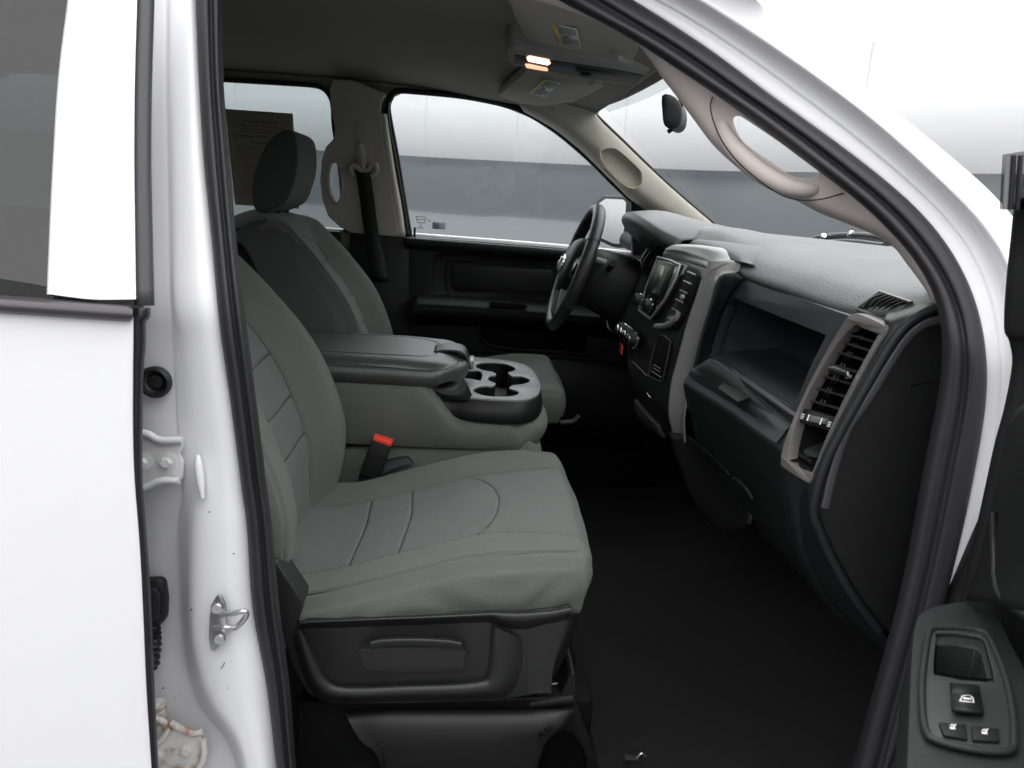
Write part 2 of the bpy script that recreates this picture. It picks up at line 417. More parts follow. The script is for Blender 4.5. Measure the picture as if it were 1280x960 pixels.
def resample(lines, n=26, it=2):
    """lines of pixel points -> the same lines resampled by length and faired"""
    out = []
    for ln_ in lines:
        P = crv([V((a, b, 0)) for a, b in ln_], 10); d = [0]
        for a, b in zip(P, P[1:]): d.append(d[-1]+(b-a).length)
        Q = []
        for i in range(n):
            t = d[-1]*i/(n-1); k = 0
            while k < len(d)-2 and d[k+1] < t: k += 1
            Q.append(P[k].lerp(P[k+1], (t-d[k])/max(1e-9, d[k+1]-d[k])))
        for _ in range(it): Q = [Q[0]]+[(Q[i-1]+Q[i]*2+Q[i+1])/4 for i in range(1, n-1)]+[Q[-1]]
        out.append([(q.x, q.y) for q in Q])
    return list(zip(*out))
for i_, (px, py) in enumerate(((226, 868), (292, 692), (240, 762), (218, 872), (262, 640), (204, 860), (285, 860))):
    c_ = hit(MPO, px, py, .0003)
    if c_ is not None: lathe('paint_chip', c_, (0, -1, 0), [(.0004, 0), (.0007+.0003*(i_ % 3), 0), (.0004, .0004)], INK, BS, n=8)
ck = [hit(MPO, x, y, .0002) for x, y in ((276, 836), (279, 832), (281, 828))]
if all(c is not None for c in ck): tube('paint_scratch', ck, .0006, M('scratch_grey', (.12, .12, .12), .6), BS, s=2, n=5)
# ---- right hand white pillar and outer skin
AP = [  # seal edge, crease line, outer line (pixel triplets)
    ((640, -60), (740, -70), (800, -80)), ((794, 2), (864, -2), (922, -20)), ((840, 33), (920, 33), (975, 28)), ((892, 65), (977, 69), (1019, 62)),
    ((943, 106), (1030, 108), (1080, 111)), ((995, 143), (1081, 144), (1128, 150)), ((1046, 179), (1107, 166), (1170, 184)), ((1098, 220), (1150, 208), (1211, 217)), ((1132, 247), (1180, 236), (1240, 243)),
    ((1166, 282), (1215, 268), (1266, 266)), ((1197, 326), (1245, 300), (1281, 284)), ((1218, 372), (1262, 330), (1296, 310)),
    ((1230, 420), (1274, 380), (1304, 350)), ((1234, 467), (1278, 440), (1306, 420)), ((1230, 516), (1274, 500), (1304, 490)), ((1216, 592), (1262, 590), (1296, 590)), ((1204, 657), (1250, 660), (1286, 664)),
    ((1193, 697), (1240, 705), (1275, 710)), ((1178, 755), (1225, 770), (1262, 775)), ((1160, 830), (1205, 850), (1240, 860)), ((1125, 980), (1170, 1000), (1205, 1010))]
rows = []
for s_, c_, o_ in resample(list(zip(*AP)), 28, 2):
    L = lambda t: (s_[0]+(c_[0]-s_[0])*t, s_[1]+(c_[1]-s_[1])*t)
    rows.append([S(*L(-.10), .014), S(*L(.02), .004), S(*L(.22), .001), S(*L(.42), .0), S(*L(.52), -.0035), S(*L(.72), -.005), S(*L(.92), -.006), S(*L(1.0), -.012),
                 S(c_[0]+(o_[0]-c_[0])*.10, c_[1]+(o_[1]-c_[1])*.10, -.032), S(c_[0]+(o_[0]-c_[0])*.5, c_[1]+(o_[1]-c_[1])*.5, -.031), S(*o_, -.020), S(o_[0]+2, o_[1]-2, .0)])
surf('front_pillar', rows, WHITE, BS, su=4, sv=4, thick=0)
surf('roof_rail', [[(x, -.70, z+.0), (x, -.755, z-.045), (x, -.775, z-.02), (x, -.77, z+.02), (x, -.72, z+.05), (x, -.6, z+.07)] for x, z in ((-1.9, 1.75), (-1.2, 1.785), (-.5, 1.79), (-.1, 1.775), (.10, 1.745))], WHITE, BS, su=4, sv=4, thick=.003)
# roof skin, rear wall, underbody, firewall
rows = []
for y in (-.80, -.6, -.3, 0, .3, .6, .80):
    rows.append([(x, y, z-.05*(y/.8)**4) for x, z in ((-1.75, 1.78), (-1.5, 1.84), (-.8, 1.865), (-.2, 1.855), (.15, 1.81), (.33, 1.755))])
surf('roof', rows, WHITE, BS, su=3, sv=4, thick=.004)
plate('rear_wall', [(-1.75, -.86, .5), (-1.75, .86, .5), (-1.75, .84, 1.33), (-1.73, .72, 1.80), (-1.73, -.72, 1.80), (-1.75, -.84, 1.33)], HEAD, BS, (-.03, 0, 0),
      holes=[[(-1.74, -.6, 1.36), (-1.74, .6, 1.36), (-1.74, .56, 1.70), (-1.74, -.56, 1.70)]], bevel=0)
plate('rear_glass', [(-1.75, -.61, 1.35), (-1.75, .61, 1.35), (-1.75, .57, 1.71), (-1.75, -.57, 1.71)], GLP, BS, (-.004, 0, 0), bevel=0)

# ---- door seal round the front opening (two rounded lobes)
SL = [(-60, 245, 279), (0, 246, 277), (100, 250, 278), (200, 256, 286), (300, 266, 294), (400, 275, 306), (500, 289, 319), (600, 302, 331), (660, 310, 339), (760, 317, 348), (860, 335, 361), (960, 347, 369), (1040, 358, 380)]
rows = []
for y, a, b in SL:
    w_ = b-a
    rows.append([S(a-2, y, .012), S(a, y, -.006), S(a+w_*.22, y, -.012), S(a+w_*.42, y, -.012), S(a+w_*.53, y, -.006), S(a+w_*.60, y, -.005), S(a+w_*.72, y, -.009), S(a+w_*.86, y, -.007), S(b, y, .010), S(b+1, y, .035), S(b-6, y, .06)])
surf('door_seal', rows, RUBS, BS, su=4, sv=4, thick=0)
SR = [((560, -90), (700, -52)), ((697, 0), (794, 2)), ((747, 23), (840, 33)), ((790, 47), (892, 65)), ((840, 81), (943, 106)), ((892, 115), (995, 143)), ((943, 151), (1046, 179)), ((995, 192), (1098, 220)),
      ((1046, 230), (1132, 247)), ((1081, 254), (1166, 282)), ((1125, 302), (1197, 326)), ((1148, 326), (1212, 356)), ((1168, 358), (1226, 400)), ((1178, 395), (1233, 438)), ((1182, 450), (1233, 480)),
      ((1172, 508), (1230, 520)), ((1158, 575), (1216, 592)), ((1146, 640), (1204, 657)), ((1138, 690), (1193, 697)), ((1122, 760), (1178, 762)), ((1100, 840), (1160, 830)), ((1060, 980), (1125, 980))]
rows = []
for (ax, ay), (bx, by) in resample(list(zip(*SR)), 30, 1):
    Lp = lambda t, o: S(bx+(ax-bx)*t, by+(ay-by)*t, o)
    rows.append([Lp(-.04, .012), Lp(0, -.006), Lp(.18, -.012), Lp(.36, -.012), Lp(.46, -.006), Lp(.54, -.005), Lp(.66, -.010), Lp(.84, -.007), Lp(1.0, .008), Lp(1.02, .035), Lp(.85, .06)])
surf('door_seal', rows, RUBS, BS, su=4, sv=4, thick=0)

# ---- fittings on the middle pillar
gr = S(195, 477, -.004)
lathe('grommet', gr, (0, -1, 0), [(.003, -.004), (.017, -.002), (.0175, .004), (.014, .006), (.0125, .001), (.008, -.002), (.0075, .002), (.002, .003)], RUB, BS)
def hinge(name, outline, bolts, yoff, rust, arms):
    h = empty(name, S(*outline[0], yoff), T)
    plate('hinge_leaf', [S(x, y, yoff) for x, y in outline], rust, h, (0, -.005, 0), bevel=.0015)
    for bx, by in bolts:
        c = S(bx, by, yoff)
        v1, f1 = lathe_data(c, (0, -1, 0), [(.001, .004), (.0105, .004), (.0105, .0065), (.001, .0066)], 20)
        v2, f2 = lathe_data(c, (0, -1, 0), [(.001, .006), (.0062, .006), (.0062, .011), (.0052, .0122), (.001, .0122)], 6)
        mesh('bolt', *join_data([(v1, f1), (v2, f2)]), rust, h, autosm=30)
    for a in arms: tube('flange', [S(x, y, yoff-.009) for x, y in a], .0042, rust, h, s=5, n=8)
    return h
HM = M('painted_hinge', (.60, .60, .60), .38)
HR = M('rusty_hinge', (.66, .63, .58), .5)
nt = HR.node_tree; b_ = nt.nodes['Principled BSDF']; n_ = nt.nodes.new('ShaderNodeTexNoise'); n_.inputs['Scale'].default_value = 55; n_.inputs['Detail'].default_value = 6
cr = nt.nodes.new('ShaderNodeValToRGB'); cr.color_ramp.elements[0].position = .50; cr.color_ramp.elements[0].color = (.68, .67, .64, 1); cr.color_ramp.elements[1].position = .70; cr.color_ramp.elements[1].color = (.30, .16, .07, 1)
tc_ = nt.nodes.new('ShaderNodeTexCoord'); nt.links.new(tc_.outputs['Object'], n_.inputs['Vector']); nt.links.new(n_.outputs[0], cr.inputs[0]); nt.links.new(cr.outputs[0], b_.inputs['Base Color'])
hinge('door_hinge', [(168, 542), (180, 541), (198, 549), (228, 551), (230, 558), (226, 566), (231, 576), (230, 596), (222, 602), (196, 602), (178, 611), (168, 611)], [(181, 575), (211, 575)], -.008, HM,
      [[(168, 541), (184, 542), (200, 550), (228, 550)], [(168, 612), (182, 609), (200, 601), (224, 601)]])
hinge('door_hinge', [(186, 905), (212, 902), (236, 914), (252, 916), (256, 930), (255, 950), (248, 968), (230, 980), (186, 980)], [(200, 937), (236, 933)], .016, HR,
      [[(213, 903), (226, 910), (240, 916), (254, 914)], [(254, 925), (255, 945), (246, 964), (232, 976)], [(186, 896), (204, 902), (208, 915), (198, 928), (190, 930)]])
lathe('hinge_pin', S(199, 884, .03), (0, -.3, 1), [(.001, -.012), (.008, -.012), (.008, -.004), (.006, -.003), (.006, .002), (.0085, .003), (.0085, .007), (.004, .008), (.001, .009)], HR, BS)
# wiring boot and its corrugated sleeve
plate('wiring_boot', [S(x, y, .032) for x, y in ((184, 719), (203, 718), (210, 724), (213, 745), (212, 768), (205, 776), (186, 779))], RUB, BS, (0, -.012, 0), bevel=.004)
plate('boot_collar', [S(x, y, .032) for x, y in ((184, 728), (200, 727), (206, 732), (208, 746), (206, 764), (200, 769), (186, 772))], RUB, BS, (0, -.017, 0), bevel=.003)
tube('corrugated_sleeve', [S(190, 776, .025), S(193, 800, .025), S(190, 835, .025)], .006, RUB, BS, s=24, n=14, rfun=lambda t: .0062+.0026*math.sin(t*2*math.pi*9))
# striker
ST = empty('door_striker', S(280, 778, -.018), T)
plate('striker_plate', [S(x, y, -.022-.006*(x-270)/25) for x, y in ((272, 742), (277, 741), (283, 752), (285, 770), (284, 792), (279, 803), (269, 813), (265, 810), (262, 795), (263, 772), (265, 755))], STEEL, ST, (0, -.005, 0), bevel=.002)
for bx, by in ((273, 757), (276, 795)):
    lathe('screw', S(bx, by, -.026), (.1, -1, 0), [(.001, .006), (.0065, .006), (.0065, .0075), (.0055, .009), (.003, .009), (.0022, .007), (.0005, .007)], STEEL, ST, n=20)
tube('striker_loop', [S(268, 784, -.026), S(283, 784, -.030), S(293, 785, -.026), S(300, 780, -.030), S(308, 769, -.032), S(304, 764, -.034), S(290, 767, -.032), S(276, 769, -.028)], .0032, STEEL, ST, s=5, n=10)
# pressed dimple, small plugs
tube('pressed_bead', [S(247, 569, -.014), S(249, 590, -.015), S(253, 622, -.016)], .004, JAMB, BS, s=6, n=10, rfun=lambda t: .0048*math.sin(max(.05, min(.95, t))*math.pi)**.4)
for px, py in ((227, 530), (229, 602)): lathe('body_plug', S(px, py, .008), (0, -1, 0), [(.004, -.02), (.004, .0015), (.003, .002), (.001, .002)], JAMB, BS, n=14)

# ---- far side: white outer body with window openings (also what the glossy wall mirrors)
def FS(px, py, off=0): return S(px, py, off, 1)
fwin = [(513, 297), (505, 250), (495, 190), (486, 142), (486, 128), (491, 118), (500, 114), (520, 115), (580, 121), (630, 131), (665, 145), (700, 168), (735, 198), (765, 228), (790, 252), (806, 272), (808, 322), (800, 322), (700, 313), (600, 303)]
rwin = [(60, 262), (-40, 250), (-60, 200), (-50, 120), (0, 88), (90, 90), (180, 95), (283, 100), (380, 106), (400, 109), (411, 118), (416, 132), (418, 160), (424, 200), (428, 240), (432, 288)]
OUT = [(-1.75, 1.33), (-1.75, .55), (1.05, .55), (1.1, 1.20), (1.04, 1.37), (.72, 1.44), (.36, 1.70), (.15, 1.77), (-.3, 1.80), (-1.3, 1.79), (-1.7, 1.74)]
OUTP = [V((x, ys(z), z)) for x, z in OUT]
WX = empty('driver_side', (0, .9, .6), T, label='driver side wall of the cab with window openings')
def off(p, d): return V((p.x, p.y+d, p.z))
fw3 = [FS(*p, 0) for p in fwin]; rw3 = [FS(*p, 0) for p in rwin]
def dense(poly, s=4): return [a.lerp(b, j/s) for a, b in zip(poly, poly[1:]+poly[:1]) for j in range(s)]
# outer skin in two bands so the lean-in is respected
plate('outer_skin', [V((-2.6, .93, .45)), V((2.2, .93, .45)), V((2.2, .93, 1.10)), V((2.1, .92, 1.22)), V((1.0, .92, 1.31)), V((.6, .92, 1.315)), V((-1.75, .92, 1.325)), V((-2.6, .92, 1.30))], WHITE, WX, (0, .02, 0), bevel=.006)
up_ = [V((x, ys(z)+.045, z)) for x, z in ((-1.75, 1.27), (.62, 1.27), (.64, 1.40), (.34, 1.65), (.22, 1.735), (.10, 1.80), (-.3, 1.82), (-1.3, 1.81), (-1.75, 1.74))]
plate('upper_skin', up_, WHITE, WX, (0, .012, 0), holes=[[off(p, .045) for p in reversed(fw3)], [off(p, .045) for p in reversed(rw3)]], bevel=0)
for nm, xs, z in (('outer_handle', -1.15, 1.20), ('outer_handle', -.12, 1.20)): box(nm, (xs, .965, z), (.17, .03, .035), RUB, WX, bevel=.01)
# inner trim wall, dark above the windows
inner = [V((x, ys(z)-.0, z)) for x, z in ((-1.75, 1.27), (.62, 1.27), (.64, 1.40), (.34, 1.65), (.24, 1.72), (.12, 1.76), (-.3, 1.79), (-1.3, 1.78), (-1.7, 1.73))]
plate('inner_trim', inner, HEAD, WX, (0, .03, 0), holes=[list(reversed(fw3)), list(reversed(rw3))], bevel=0)
def ring(name, poly, wpx, mat, o1, o2, r=.008):
    P = [p for p in poly]
    return P
c_f = sum(fw3, V())/len(fw3); c_r = sum(rw3, V())/len(rw3)
tube('window_seal', [off(p, -.004) for p in fw3[:-4]+[FS(795, 300)]], .008, RUB, WX, s=4, n=8)
tube('window_seal', [off(p, -.004) for p in rw3], .007, RUB, WX, s=4, n=8)
# broad black band at the rear edge of the driver's window
rows = [[FS(x1+1, y, .0), FS(x1+3, y, .012), FS((x1+x2)/2, y, .024), FS(x2-2, y, .018), FS(x2, y, -.03)] for y, x1, x2 in ((128, 483, 489), (140, 480, 488), (165, 482, 491), (190, 483, 496), (230, 490, 503), (265, 496, 509), (298, 502, 514))]
surf('window_channel', rows, RUB, WX, su=4, sv=3, thick=.002)
plate('window_glass', [FS(*p, -.035) for p in ((480, 320), (470, 100), (620, 100), (700, 140), (790, 225), (825, 330))], GL, WX, (0, .004, 0), bevel=0, smooth=False)
plate('window_glass', [FS(*p, -.035) for p in ((-100, 300), (-100, 70), (300, 85), (425, 95), (446, 300))], GLD, WX, (0, .004, 0), bevel=0, smooth=False)
# bright outer lip of the door below the glass
tube('bright_sill', [FS(505, 293.5, -.03), FS(600, 300.5, -.03), FS(700, 308.5, -.03), FS(800, 318, -.03)], .0085, WHITE, WX, s=4, n=8)
tube('bright_sill', [FS(200, 272, -.03), FS(300, 279, -.03), FS(440, 289, -.03)], .006, WHITE, WX, s=4, n=8)
plate('rear_door_panel', [V((x, .80, z)) for x, z in ((-1.7, .6), (-.42, .6), (-.42, 1.335), (-1.7, 1.345))], BLK, WX, (0, .03, 0), bevel=.004)
# etched marks on the glass, lower rear corner
gm = FS(527, 276, -.03); gx = (FS(547, 277, -.03)-gm).normalized(); gz = V((0, 0, 1))
parts = []
for a, b in (((-.018, .012), (.014, .012)), ((-.018, .012), (-.012, -.006)), ((.014, .012), (.010, -.006)), ((-.012, -.006), (.010, -.006)), ((-.002, -.006), (-.002, -.022)), ((-.014, -.022), (.008, -.022)), ((-.014, .004), (.010, .004)), ((.02, .0), (.026, .004)), ((.020, .006), (.027, -.002))):
    parts.append(tube_data([gm+gx*a[0]+gz*a[1], gm+gx*b[0]+gz*b[1]], .0009, s=1, n=5))
mesh('glass_mark', *join_data(parts), INK, WX)
plate('glass_sticker', [gm+gx*(.055+x)+gz*(-.012+z)+V((0, -.002, 0)) for x, z in rrect(.042, .022, .005)], M('sticker', (.55, .66, .72), .4), WX, (0, .001, 0), bevel=0)
tube('lock_pin', [FS(518, 297, .03), FS(518.5, 284, .03)], .0035, RUB, WX, s=1, n=10)

# ---- far middle pillar trim
PT = empty('pillar_trim', FS(450, 295, .05), T, label='taupe middle pillar trim with oval grab handle and belt guide')
pil = [(412, 112), (414, 135), (419, 160), (418, 172), (407, 184), (402, 200), (400, 225), (403, 250), (410, 270), (425, 284), (440, 291), (499, 296), (493, 260), (485, 215), (478, 170), (475, 142), (476, 126), (482, 117), (440, 100), (416, 100)]
hole = [(411, 206), (417, 201), (423, 203), (426, 212), (428, 230), (427, 247), (422, 254), (416, 250), (411, 238), (409, 222)]
plate('trim_panel', [FS(x, y, .055) for x, y in pil], TRIM, PT, (0, .05, 0), holes=[loop([FS(x, y, .055) for x, y in reversed(hole)], 3)], bevel=.008, seg=3)
tube('handle_rim', [FS(x, y, .053) for x, y in hole], .006, TRIM, PT, s=4, n=8, closed=True)
plate('height_adjuster', [FS(x, y, .057) for x, y in ((440, 152), (452, 151), (460, 158), (466, 185), (470, 215), (474, 240), (462, 232), (444, 215), (440, 180))], TRIM, PT, (0, .008, 0), bevel=.004)
rows = [[FS(x-h, y, .055), FS(x-h*.6, y, .072), FS(x, y, .08), FS(x+h*.6, y, .072), FS(x+h, y, .055)] for x, y, h in ((450, 177, 3), (450.5, 181, 7), (451, 190, 8.5), (452, 200, 8), (453, 208, 6.5), (454, 213, 4))]
surf('guide_cover', rows, TRIM, PT, su=3, sv=4, thick=0)
DRg = tube('belt_guide', [FS(x, y, .072) for x, y in ((441, 219), (438, 213), (440, 207), (446, 208), (450, 212), (460, 212), (464, 206), (470, 207), (470, 215), (464, 220))], .008, TRIM, PT, s=4, n=8)
rows = [[FS(x1, y, .070), FS(x2, y, .074)] for y, x1, x2 in ((212, 444, 463), (230, 447, 465), (250, 450, 468), (275, 453, 471), (300, 457, 475), (330, 462, 482), (352, 466, 486))]
surf('shoulder_belt', rows, BELT, PT, su=3, sv=2, thick=.0015)
# lower pillar, black
plate('lower_trim', [FS(x, y, .05) for x, y in ((437, 290), (512, 297), (512, 430), (490, 520), (430, 520))], BLK, PT, (0, .06, 0), bevel=.006)
surf('pillar_return', [[FS(x, y, .05), FS(x+6, y, .045), FS(x+10, y, .02)] for x, y in ((474, 142), (478, 170), (485, 215), (493, 260), (498, 296))], TRIM, PT, su=4, sv=3, thick=.002)

# ---- far front pillar trim with pocket behind the grab handle
fa = [((640, 118), (655, 140), (0,)), ((672, 118), (690, 160), (0,)), ((715, 124), (722, 185), (0,)), ((737, 130), (745, 207), (0,)), ((752, 150), (768, 230), (0,)), ((780, 177), (790, 251), (0,)), ((815, 211), (815, 268), (0,)), ((850, 243), (840, 281), (0,)), ((885, 273), (865, 295), (0,)), ((912, 296), (895, 310), (0,))]
rows = []
for (wx, wy), (dx, dy), _ in fa:
    L = lambda t, o: FS(dx+(wx-dx)*t, dy+(wy-dy)*t, o)
    rows.append([L(0, .0), L(.02, .035), L(.12, .066), L(.3, .086), L(.6, .090), L(.9, .086), L(1, .078), L(1.0, .060)])
pk = [(752, 192), (757, 186), (768, 184), (778, 189), (800, 209), (805, 218), (804, 230), (796, 235), (788, 234), (775, 226), (760, 211)]
c1 = loop([FS(x, y, .12) for x, y in pk], 3)
surf('front_pillar_trim', rows, TRIM, T, su=5, sv=4, thick=.003, offset=-1, cutters=[prism(c1, (0, .062, .0))], label='light taupe front pillar trim beside the windshield on the driver side')
pc = loop([FS(x, y, .086) for x, y in pk], 3); cc = sum(pc, V())/len(pc)
ring1 = [cc.lerp(p, 1.03) for p in pc]; ring2 = [off(cc.lerp(p, .9), .035) for p in pc]; n_ = len(pc)
mesh('pillar_pocket', ring1+ring2+[off(cc, .037)], grid_faces(2, n_, False, True)+[(n_+i, n_+(i+1) % n_, 2*n_) for i in range(n_)], TRIM, T, autosm=50)
tube('windshield_seal', [FS(x, y, .079) for x, y in ((733, 127), (738, 135), (752, 150), (780, 177), (815, 211), (850, 243), (885, 273), (912, 296))], .0045, RUB, T, s=5, n=8)

# ---- headliner
rows = []
for y in (-.69, -.62, -.45, -.2, 0, .2, .45, .62, .70):
    e = (abs(y)/.70)**6
    rows.append([(x, y, z-.035*e) for x, z in ((-1.73, 1.76), (-1.3, 1.79), (-.7, 1.80), (-.25, 1.795), (.0, 1.772), (.18, 1.755), (.30, 1.735+.0*e), (.335-.05*e, 1.728))])
surf('headliner', rows, HEAD, T, su=4, sv=4, thick=.006, label='dark grey-taupe cloth headliner')
# header rail over the windshield
rows = []
for y, x in ((-.66, .20), (-.62, .27), (-.4, .325), (0, .345), (.4, .325), (.60, .285), (.68, .22)):
    rows.append([(x-.03, y, 1.742), (x, y, 1.728), (x+.015, y, 1.722), (x+.03, y, 1.735)])
surf('windshield_header', rows, HEAD, T, su=4, sv=3, thick=.004)
# windshield
rows = []
for y in (-.66, -.4, 0, .4, .66):
    b = .14*(1-(y/.7)**2)
    rows.append([(.285+b*.45, y*.93, 1.745), (.50+b*.75, y, 1.58), (.74+b, y*1.07, 1.395)])
surf('windshield', rows, GLW, T, su=5, sv=5, thick=0)
rows = []
for y in (-.60, -.3, 0, .3, .60):
    b = .14*(1-(y/.7)**2)
    rows.append([(.292+b*.45, y*.97, 1.738), (.325+b*.47, y, 1.713)])
surf('windshield_shade_band', rows, glass('frit', (.75, .78, .78)), T, su=4, sv=2, thick=0)

# ---- near front pillar trim with grab handle
NI = [((697, -2), (560, -30)), ((747, 23), (640, -8)), ((794, 49), (770, 32)), ((820, 66), (806, 66)), ((840, 81), (826, 95)), ((866, 98), (842, 116)), ((892, 115), (866, 148)), ((918, 133), (892, 182)), ((943, 151), (926, 213)), ((970, 171), (950, 230)), ((995, 192), (975, 242)),
      ((1022, 211), (1000, 253)), ((1046, 230), (1024, 266)), ((1081, 254), (1060, 280)), ((1115, 290), (1100, 297)), ((1135, 311), (1119, 311)), ((1148, 326), (1132, 328)), ((1165, 352), (1150, 352)), ((1178, 376), (1166, 376)), ((1184, 392), (1178, 392))]
rows = []
for (sx, sy), (wx, wy) in NI:
    L = lambda t, o: S(sx+(wx-sx)*t, sy+(wy-sy)*t, o)
    rows.append([L(-.2, .02), L(.0, .022), L(.2, .028), L(.45, .034), L(.7, .042), L(.88, .052), L(1, .07), L(.96, .10)])
hl = [(914, 146), (921, 143), (931, 148), (977, 179), (1022, 212), (1025, 222), (1012, 225), (991, 222), (967, 206), (929, 179), (916, 158)]
ch = loop([S(x, y, -.02) for x, y in hl], 3)
# the cutter runs along the view through the handle opening
surf('front_pillar_trim', rows, TRIMN, T, su=5, sv=4, thick=.003, offset=1, cutters=[prism(ch, tuple((S(965, 183, .12)-S(965, 183, -.02)))) ], label='taupe front pillar trim with long grab handle opening, beside the open door')
tube('grab_handle', [S(x, y, .040) for x, y in ((905, 150), (905, 163), (915, 182), (932, 200), (958, 220), (985, 233), (1012, 236), (1028, 230))], .010, TRIMN, T, s=6, n=12, rfun=lambda t: .005+.0065*math.sin(min(1, max(0, t))*math.pi)**.5)
tube('handle_seam', [S(x, y, .026) for x, y in ((892, 117), (888, 133), (893, 155), (905, 180), (925, 205), (955, 230), (985, 247), (1020, 250), (1057, 241))], .0008, RUB, T, s=5, n=6)

# ---- sun visors
def visor(outline, hump, y0, lab, side):
    vz = empty('sun_visor', (outline[0][0], y0, 1.74), T, label=lab)
    P = loop([V(p) for p in outline], 4)
    plate('visor_panel', P, VISOR, vz, (0, 0, .018), bevel=.006, seg=3)
    return vz
# far visor (driver)
vf = visor([Y(627, 122, .58), Y(631, 113, .42), Y(652, 95, .22), Y(672, 84, .13), Y(745, 98, .12), Y(753, 104, .16), Y(748, 112, .28), Y(715, 128, .50), Y(700, 127, .56), Y(692, 135, .62), Y(680, 136, .64)], None, .4, 'driver sun visor folded up, with warning label', 1)
vn = visor([Y(638, -6, -.55), Y(640, 10, -.45), Y(650, 34, -.30), Y(662, 50, -.20), Y(690, 58, -.18), Y(760, 70, -.17), Y(786, 76, -.19), Y(796, 66, -.28), Y(796, 55, -.36), Y(775, 25, -.48), Y(740, -5, -.58), Y(690, -30, -.64)], None, -.4, 'passenger sun visor folded up, nearest the opening', -1)
def label_on(parent, q, name):
    """warning label: q = four corners (yellow side first)"""
    a, b, c, d = q; nz = (b-a).cross(d-a).normalized()
    if nz.z > 0: nz = -nz
    def P(u, v, h=.001): return a.lerp(b, u).lerp(d.lerp(c, u), v)+nz*h
    L = plate('warning_label', [P(0, 0), P(1, 0), P(1, 1), P(0, 1)], LABW, parent, -nz*.0005, bevel=0)
    plate('yellow_band', [P(0, 0, .0016), P(.16, 0, .0016), P(.16, 1, .0016), P(0, 1, .0016)], YEL, L, -nz*.0005, bevel=0)
    random.seed(4); parts = []
    for k in range(10):
        for (v0, v1) in ((.06, .45), (.58, .95)):
            u = .26+k*.07; e = v1-random.random()*.08
            parts.append(([P(u, v0, .0018), P(u+.03, v0, .0018), P(u+.03, e, .0018), P(u, e, .0018)], [(0, 1, 2, 3)]))
    parts.append(([P(.4, .47, .0018), P(.6, .47, .0018), P(.6, .56, .0018), P(.4, .56, .0018)], [(0, 1, 2, 3)]))
    mesh('label_print', *join_data(parts), M('grey_ink', (.12, .12, .12), .6), L)
def VZ(px, py, z): return Z(px, py, z)
def onv(pts, base):     # project pixels on the plane of three visor points
    n = (base[1]-base[0]).cross(base[2]-base[0]).normalized()
    out = []
    for px, py in pts:
        d = ray(px, py); out.append(CAM+d*((base[0]-CAM).dot(n)/d.dot(n)))
    return out
bf = [Y(631, 113, .42), Y(745, 98, .12), Y(715, 128, .50)]
bn = [Y(650, 34, -.30), Y(786, 76, -.19), Y(775, 25, -.48)]
label_on(vf, onv([(679, 98), (701, 103), (681, 121), (660, 116)], bf), 'a')
label_on(vn, onv([(687, 28), (721, 35), (727, 59), (699, 53)], bn), 'b')
for pts, par in (([(737, 104), (742, 101), (752, 103)], vf), ([(772, 66), (776, 72), (790, 76)], vn)):
    b3 = bf if par is vf else bn
    tube('visor_clip', onv(pts, b3), .006, VISOR, par, s=4, n=8)
# ---- overhead console
OC = empty('overhead_console', (.05, 0, 1.74), T, label='overhead console with lit reading lamps')
def OCp(px, py, h=0): return Z(px, py, 1.735-h)
plate('console_body', [Z(x, y, 1.722) for x, y in ((631, 64), (640, 61), (700, 68), (770, 79), (814, 90), (800, 103), (790, 108), (740, 101), (690, 92), (640, 82), (632, 77))], M('console_taupe', (.30, .30, .28), .6), OC, (0, 0, .05), bevel=.008, seg=3)
plate('console_insert', [Z(x, y, 1.7205) for x, y in ((643, 69), (690, 76), (770, 88), (805, 95), (793, 106), (740, 99), (690, 90), (643, 80))], BLK, OC, (0, 0, .02), bevel=.003)
plate('sunglass_bin', [Z(x, y, 1.719) for x, y in ((718, 84), (760, 90), (778, 95), (765, 101), (735, 97), (716, 92))], BLK, OC, (0, 0, .02), bevel=.004)
lathe('bin_latch', Z(732, 92, 1.7185), (0, 0, -1), [(.001, .001), (.012, .001), (.012, .003), (.001, .003)], DARK, OC)
WARM = emit('lamp_glow', (1, .62, .44), 2.6)
plate('reading_lamp', [Z(x, y, 1.7185) for x, y in ((658, 73), (662, 72), (687, 77), (688, 80), (685, 82), (660, 77))], WARM, OC, (0, 0, .004), bevel=.001)
plate('reading_lamp', [Z(x, y, 1.7185) for x, y in ((656, 81), (661, 81), (684, 86), (685, 89), (681, 89), (658, 85))], emit('lamp_glow_dim', (1, .5, .3), 1.3), OC, (0, 0, .004), bevel=.001)

# ---- rear view mirror
RM = empty('rear_view_mirror', Y(842, 140, 0), T)
ro = [(827, 119), (836, 117.5), (842, 120), (847, 124), (851, 131), (852.5, 142), (851, 153), (847, 159), (840, 162), (833, 159), (829, 154), (827.5, 140)]
R0 = loop([Y(x, y, -.03) for x, y in ro], 2); rc = sum(R0, V())/len(R0); dv_ = V((.056, .18, .010))
vs = []
for k, sc_k in ((-.02, 0), (-.02, .5), (-.015, .85), (0, .97), (.06, 1), (.5, 1.02), (.94, 1), (1, .95), (1.02, .8), (1.025, 0)):
    vs += [rc+(p-rc)*sc_k+dv_*k for p in R0]
mesh('mirror_housing', vs, grid_faces(10, len(R0), False, True), BLK, RM, autosm=50)
tube('mirror_stalk', [Y(848, 132, 0), Y(856, 126, 0), Y(875, 128, 0)], .008, BLK, RM, s=4, n=10)
tube('day_night_tab', [Y(844, 156, 0), Y(842, 160, 0), Y(835, 165, 0)], .0045, BLK, RM, s=4, n=8)

